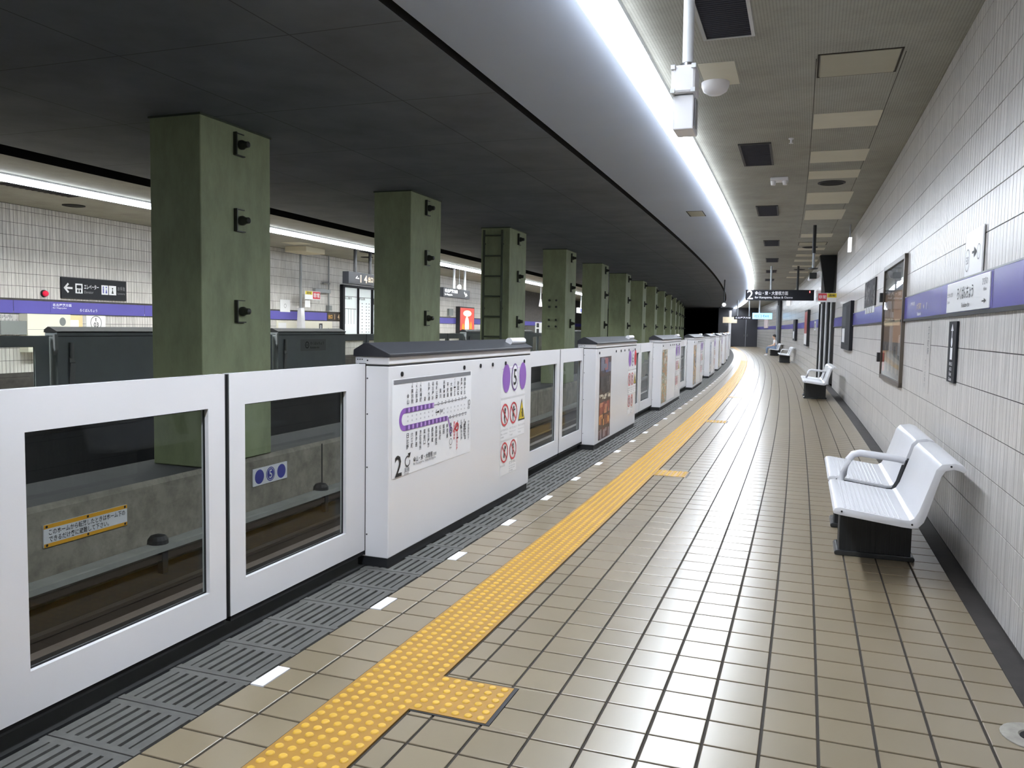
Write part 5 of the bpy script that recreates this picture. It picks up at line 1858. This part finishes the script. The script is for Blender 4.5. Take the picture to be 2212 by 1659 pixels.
fr = MB().box(-1.6, -1.48, -0.12, 0, -0.9, 0.9).box(1.48, 1.6, -0.12, 0, -0.9, 0.9).box(-1.6, 1.6, -0.12, 0, 0.82, 0.9).box(-1.6, 1.6, -0.12, 0, -0.9, -0.82)
fr.box(-0.54, -0.50, -0.12, 0, -0.9, 0.9).box(0.50, 0.54, -0.12, 0, -0.9, 0.9).build('frame', M_SIGNB, t)
pn_ = MB().box(-0.47, 0.47, -0.05, -0.01, -0.82, 0.82).mesh('panel', mat('board_white_glow', rgb(222, 230, 232), 0.4, emit=0.25))  # panels glow faintly in place of the room light on them
for x in (-1.0, 0.0, 1.02):
    link('panel', pn_, t, (x, 0, 0))
d = Deco(on_front(0.05))
for j, x in enumerate((-1.0, 0.0, 1.02)):
    d.text(('出口案内', '時刻表', '周辺図')[j], x - 0.4, 0.42, 0.09, M_INK, w=0.5, lift=1)
    d.line(x - 0.47, 0.52, x + 0.47, 0.52, 0.02, M_SIGNG, 'marking', 1)
for k in range(10):
    for c_ in (-0.2, 0.1, 0.3):
        d.rect(c_, 0.3 - 0.11 * k, c_ + 0.07, 0.33 - 0.11 * k, M_INKG, 'marking', 1)
d.rect(0.56, 0.30, 1.46, 0.50, mat('dark_brown', rgb(48, 38, 30)), 'marking', 2)
for k in range(4):
    d.rect(0.7, 0.1 - 0.2 * k, 0.78, 0.18 - 0.2 * k, M_INK, 'marking', 1)
    d.rect(1.0, 0.1 - 0.2 * k, 1.3, 0.13 - 0.2 * k, M_INKG, 'marking', 1)
d.rect(-1.4, 0.10, -0.6, 0.12, M_SIGNG, 'marking', 1)
for k in range(4):
    d.rect(-1.35 + 0.2 * k, -0.4, -1.33 + 0.2 * k, 0.1, M_SIGNG, 'marking', 1)
d.build(t)
t, d = board('exit_sign', 'dark hanging exit sign with numbers above the large notice board', 'sign', 21.75, -12.2, 2.82, 'back', 2.6, 0.34, 0.2, M_SIGNB)
d.text('←', -0.90, -0.07, 0.14, M_INKW, w=0.2, lift=1)
d.text('1 4', -0.62, -0.11, 0.22, M_INKT, w=0.4, lift=1)
d.text('出口 Exit', -0.15, -0.08, 0.16, M_INKT, w=0.6, lift=1)
d.rect(0.55, -0.12, 1.1, 0.12, M_SIGNG, 'marking', 1)
d.build(t)
hp3 = MB().cyl((0, -0.1, 0.17), (0, -0.1, ZC - 2.82), 0.05, 8).mesh('pole', M_DARKM)
for x in (-0.75, 0.15):
    link('pole', hp3, t, (x, 0, 0))
t, d = board('direction_sign', 'black hanging sign with white arrow over the opposite platform', 'sign', 29.0, -12.2, 2.73, 'back', 2.75, 0.34, 0.16, M_SIGNB)
d.text('名古屋港方面', -1.25, 0.0, 0.13, M_INKW, w=1.6, lift=1)
d.text('for Nagoyako', -1.25, -0.12, 0.08, M_INKW, w=1.3, lift=1)
d.line(0.75, 0.08, 0.95, -0.06, 0.06, M_INKW, 'arrow', 1)
d.poly([(0.85, -0.10), (1.1, -0.04), (0.98, 0.06)], M_INKW, 'arrow', 1)
d.build(t)
hp4 = MB().cyl((0, -0.08, 0.17), (0, -0.08, ZC - 2.73), 0.05, 8).mesh('pole', M_LAMPH)
for x in (-0.15, 1.0):
    link('pole', hp4, t, (x, 0, 0))
t = thing('globe_lamp', 'white globe above the hanging arrow sign across the tracks', 'globe', 29.1, -12.0, 2.98)
MB().ball((0, 0, 0), 0.09).build('globe', mat('globe_white', rgb(250, 250, 252)), t, smooth=True)
MB().cyl((0, 0, 0.08), (0, 0, ZC - 2.98), 0.012, 6).build('rod', M_GREYF, t)
t = thing('lightbox_advert', 'glowing red advertising panel on the opposite wall', 'lightbox', 35.6, WL, 1.72, 'back')
MB().box(-0.98, 0.98, -0.2, 0, -0.66, 0.66).build('case', M_DARKM, t)
d = Deco(on_front(0.2))
M_RL = mat('lit_red', rgb(226, 58, 50), emit=1.3)
M_RY = mat('lit_cream', rgb(255, 226, 170), emit=1.8)
d.rect(-0.92, -0.6, 0.92, 0.6, M_RL, 'screen', 1)
d.disc(0.0, 0.36, 0.55, 0.14, M_RY, 'print', 2)
d.disc(-0.05, -0.2, 0.28, 0.42, M_RY, 'print', 2)
d.disc(0.5, -0.25, 0.14, 0.24, M_INKO, 'print', 2)
d.disc(-0.55, -0.3, 0.14, 0.2, M_INKO, 'print', 2)
d.build(t)
t, d = board('wall_box', 'small grey box above the band beside the glowing red panel', 'box', 33.75, WL, 2.1, 'back', 0.5, 0.3, 0.1, M_SIGNG)
t = thing('hanging_camera', 'white camera on a white ceiling rod across the tracks', 'camera', 42.4, -12.2, 0)
MB().cyl((0, 0, 2.95), (0, 0, ZC), 0.03, 8).build('rod', M_LAMPH, t)
MB().lathe([(0.04, 3.0), (0.09, 2.72), (0.10, 2.62), (0.02, 2.58)], n=14).build('housing', M_WHITE2, t, smooth=True)
t, d = board('exit_plate', 'white plate with dark symbols on the opposite wall near the fourth pillar', 'sign', 50.4, WL, 1.45, 'back', 1.9, 0.72, 0.03, M_SHEET)
for k in range(2):
    d.rect(-0.7, -0.32 + 0.36 * k, 0.0, -0.05 + 0.36 * k, M_SIGNB, 'marking', 1)
d.build(t)
t, d = board('exit_sign', 'white and blue hanging sign far along the opposite platform', 'sign', 53.6, -12.2, 2.66, 'back', 1.7, 0.34, 0.15, M_SHEET)
d.rect(-0.3, -0.12, 0.5, 0.12, M_INKB, 'marking', 1)
d.build(t)
MB().cyl((0.3, -0.08, 0.17), (0.3, -0.08, 1.0), 0.04, 8).build('pole', M_LAMPH, t)
t = thing('litter_box', 'pale cabinet with a white top between the grey gates far across', 'cabinet', 33.0, -10.9, 0)
MB().box(-0.3, 0.3, -0.55, 0.55, 0, 1.26).build('case', mat('pale_case', rgb(176, 174, 158), 0.5), t, bevel=0.01)
MB().box(-0.33, 0.33, -0.6, 0.6, 1.26, 1.34).build('top', M_WHITE2, t)
for i, (s, L) in enumerate(((10.4, 1.4), (15.6, 1.4), (22.4, 1.5), (28.5, 1.4))):
    t = thing('ceiling_vent', '%s dark ceiling vent of the opposite platform' % nth(i), 'vent', s, -12.18, ZC, group='vents of the opposite ceiling')
    MB().box(-0.14, 0.14, -L / 2, L / 2, -0.015, 0).build('frame', M_DARKM, t)
    sl = MB().box(-0.12, 0.12, -0.02, 0.02, -0.022, -0.014).mesh('slat', M_SLOT)
    for k in range(12):
        link('slat', sl, t, (0, -L / 2 + 0.06 + (L - 0.12) * k / 11, 0))
for i, (s, u) in enumerate(((12.0, -13.17), (23.6, -13.1))):
    t = thing('ceiling_speaker', '%s round dark speaker of the opposite ceiling' % nth(i), 'speaker', s, u, ZC, group='speakers of the opposite ceiling')
    MB().lathe([(0.2, 0.0), (0.2, -0.014), (0.16, -0.02), (0.15, -0.012), (0.001, -0.014)], n=24).build('rim', M_SLOT, t)
for s in (9.6, 14.6, 19.2, 24.4):
    o = MB().box(-13.2, -12.6, -0.3, 0.3, ZC - 0.006, ZC).build('ceiling_panel', M_CEIL2, cfar)
    o.location, o.rotation_euler = P(s, 0, 0), (0, 0, s / R)

bpy.data.objects.remove(_fo)
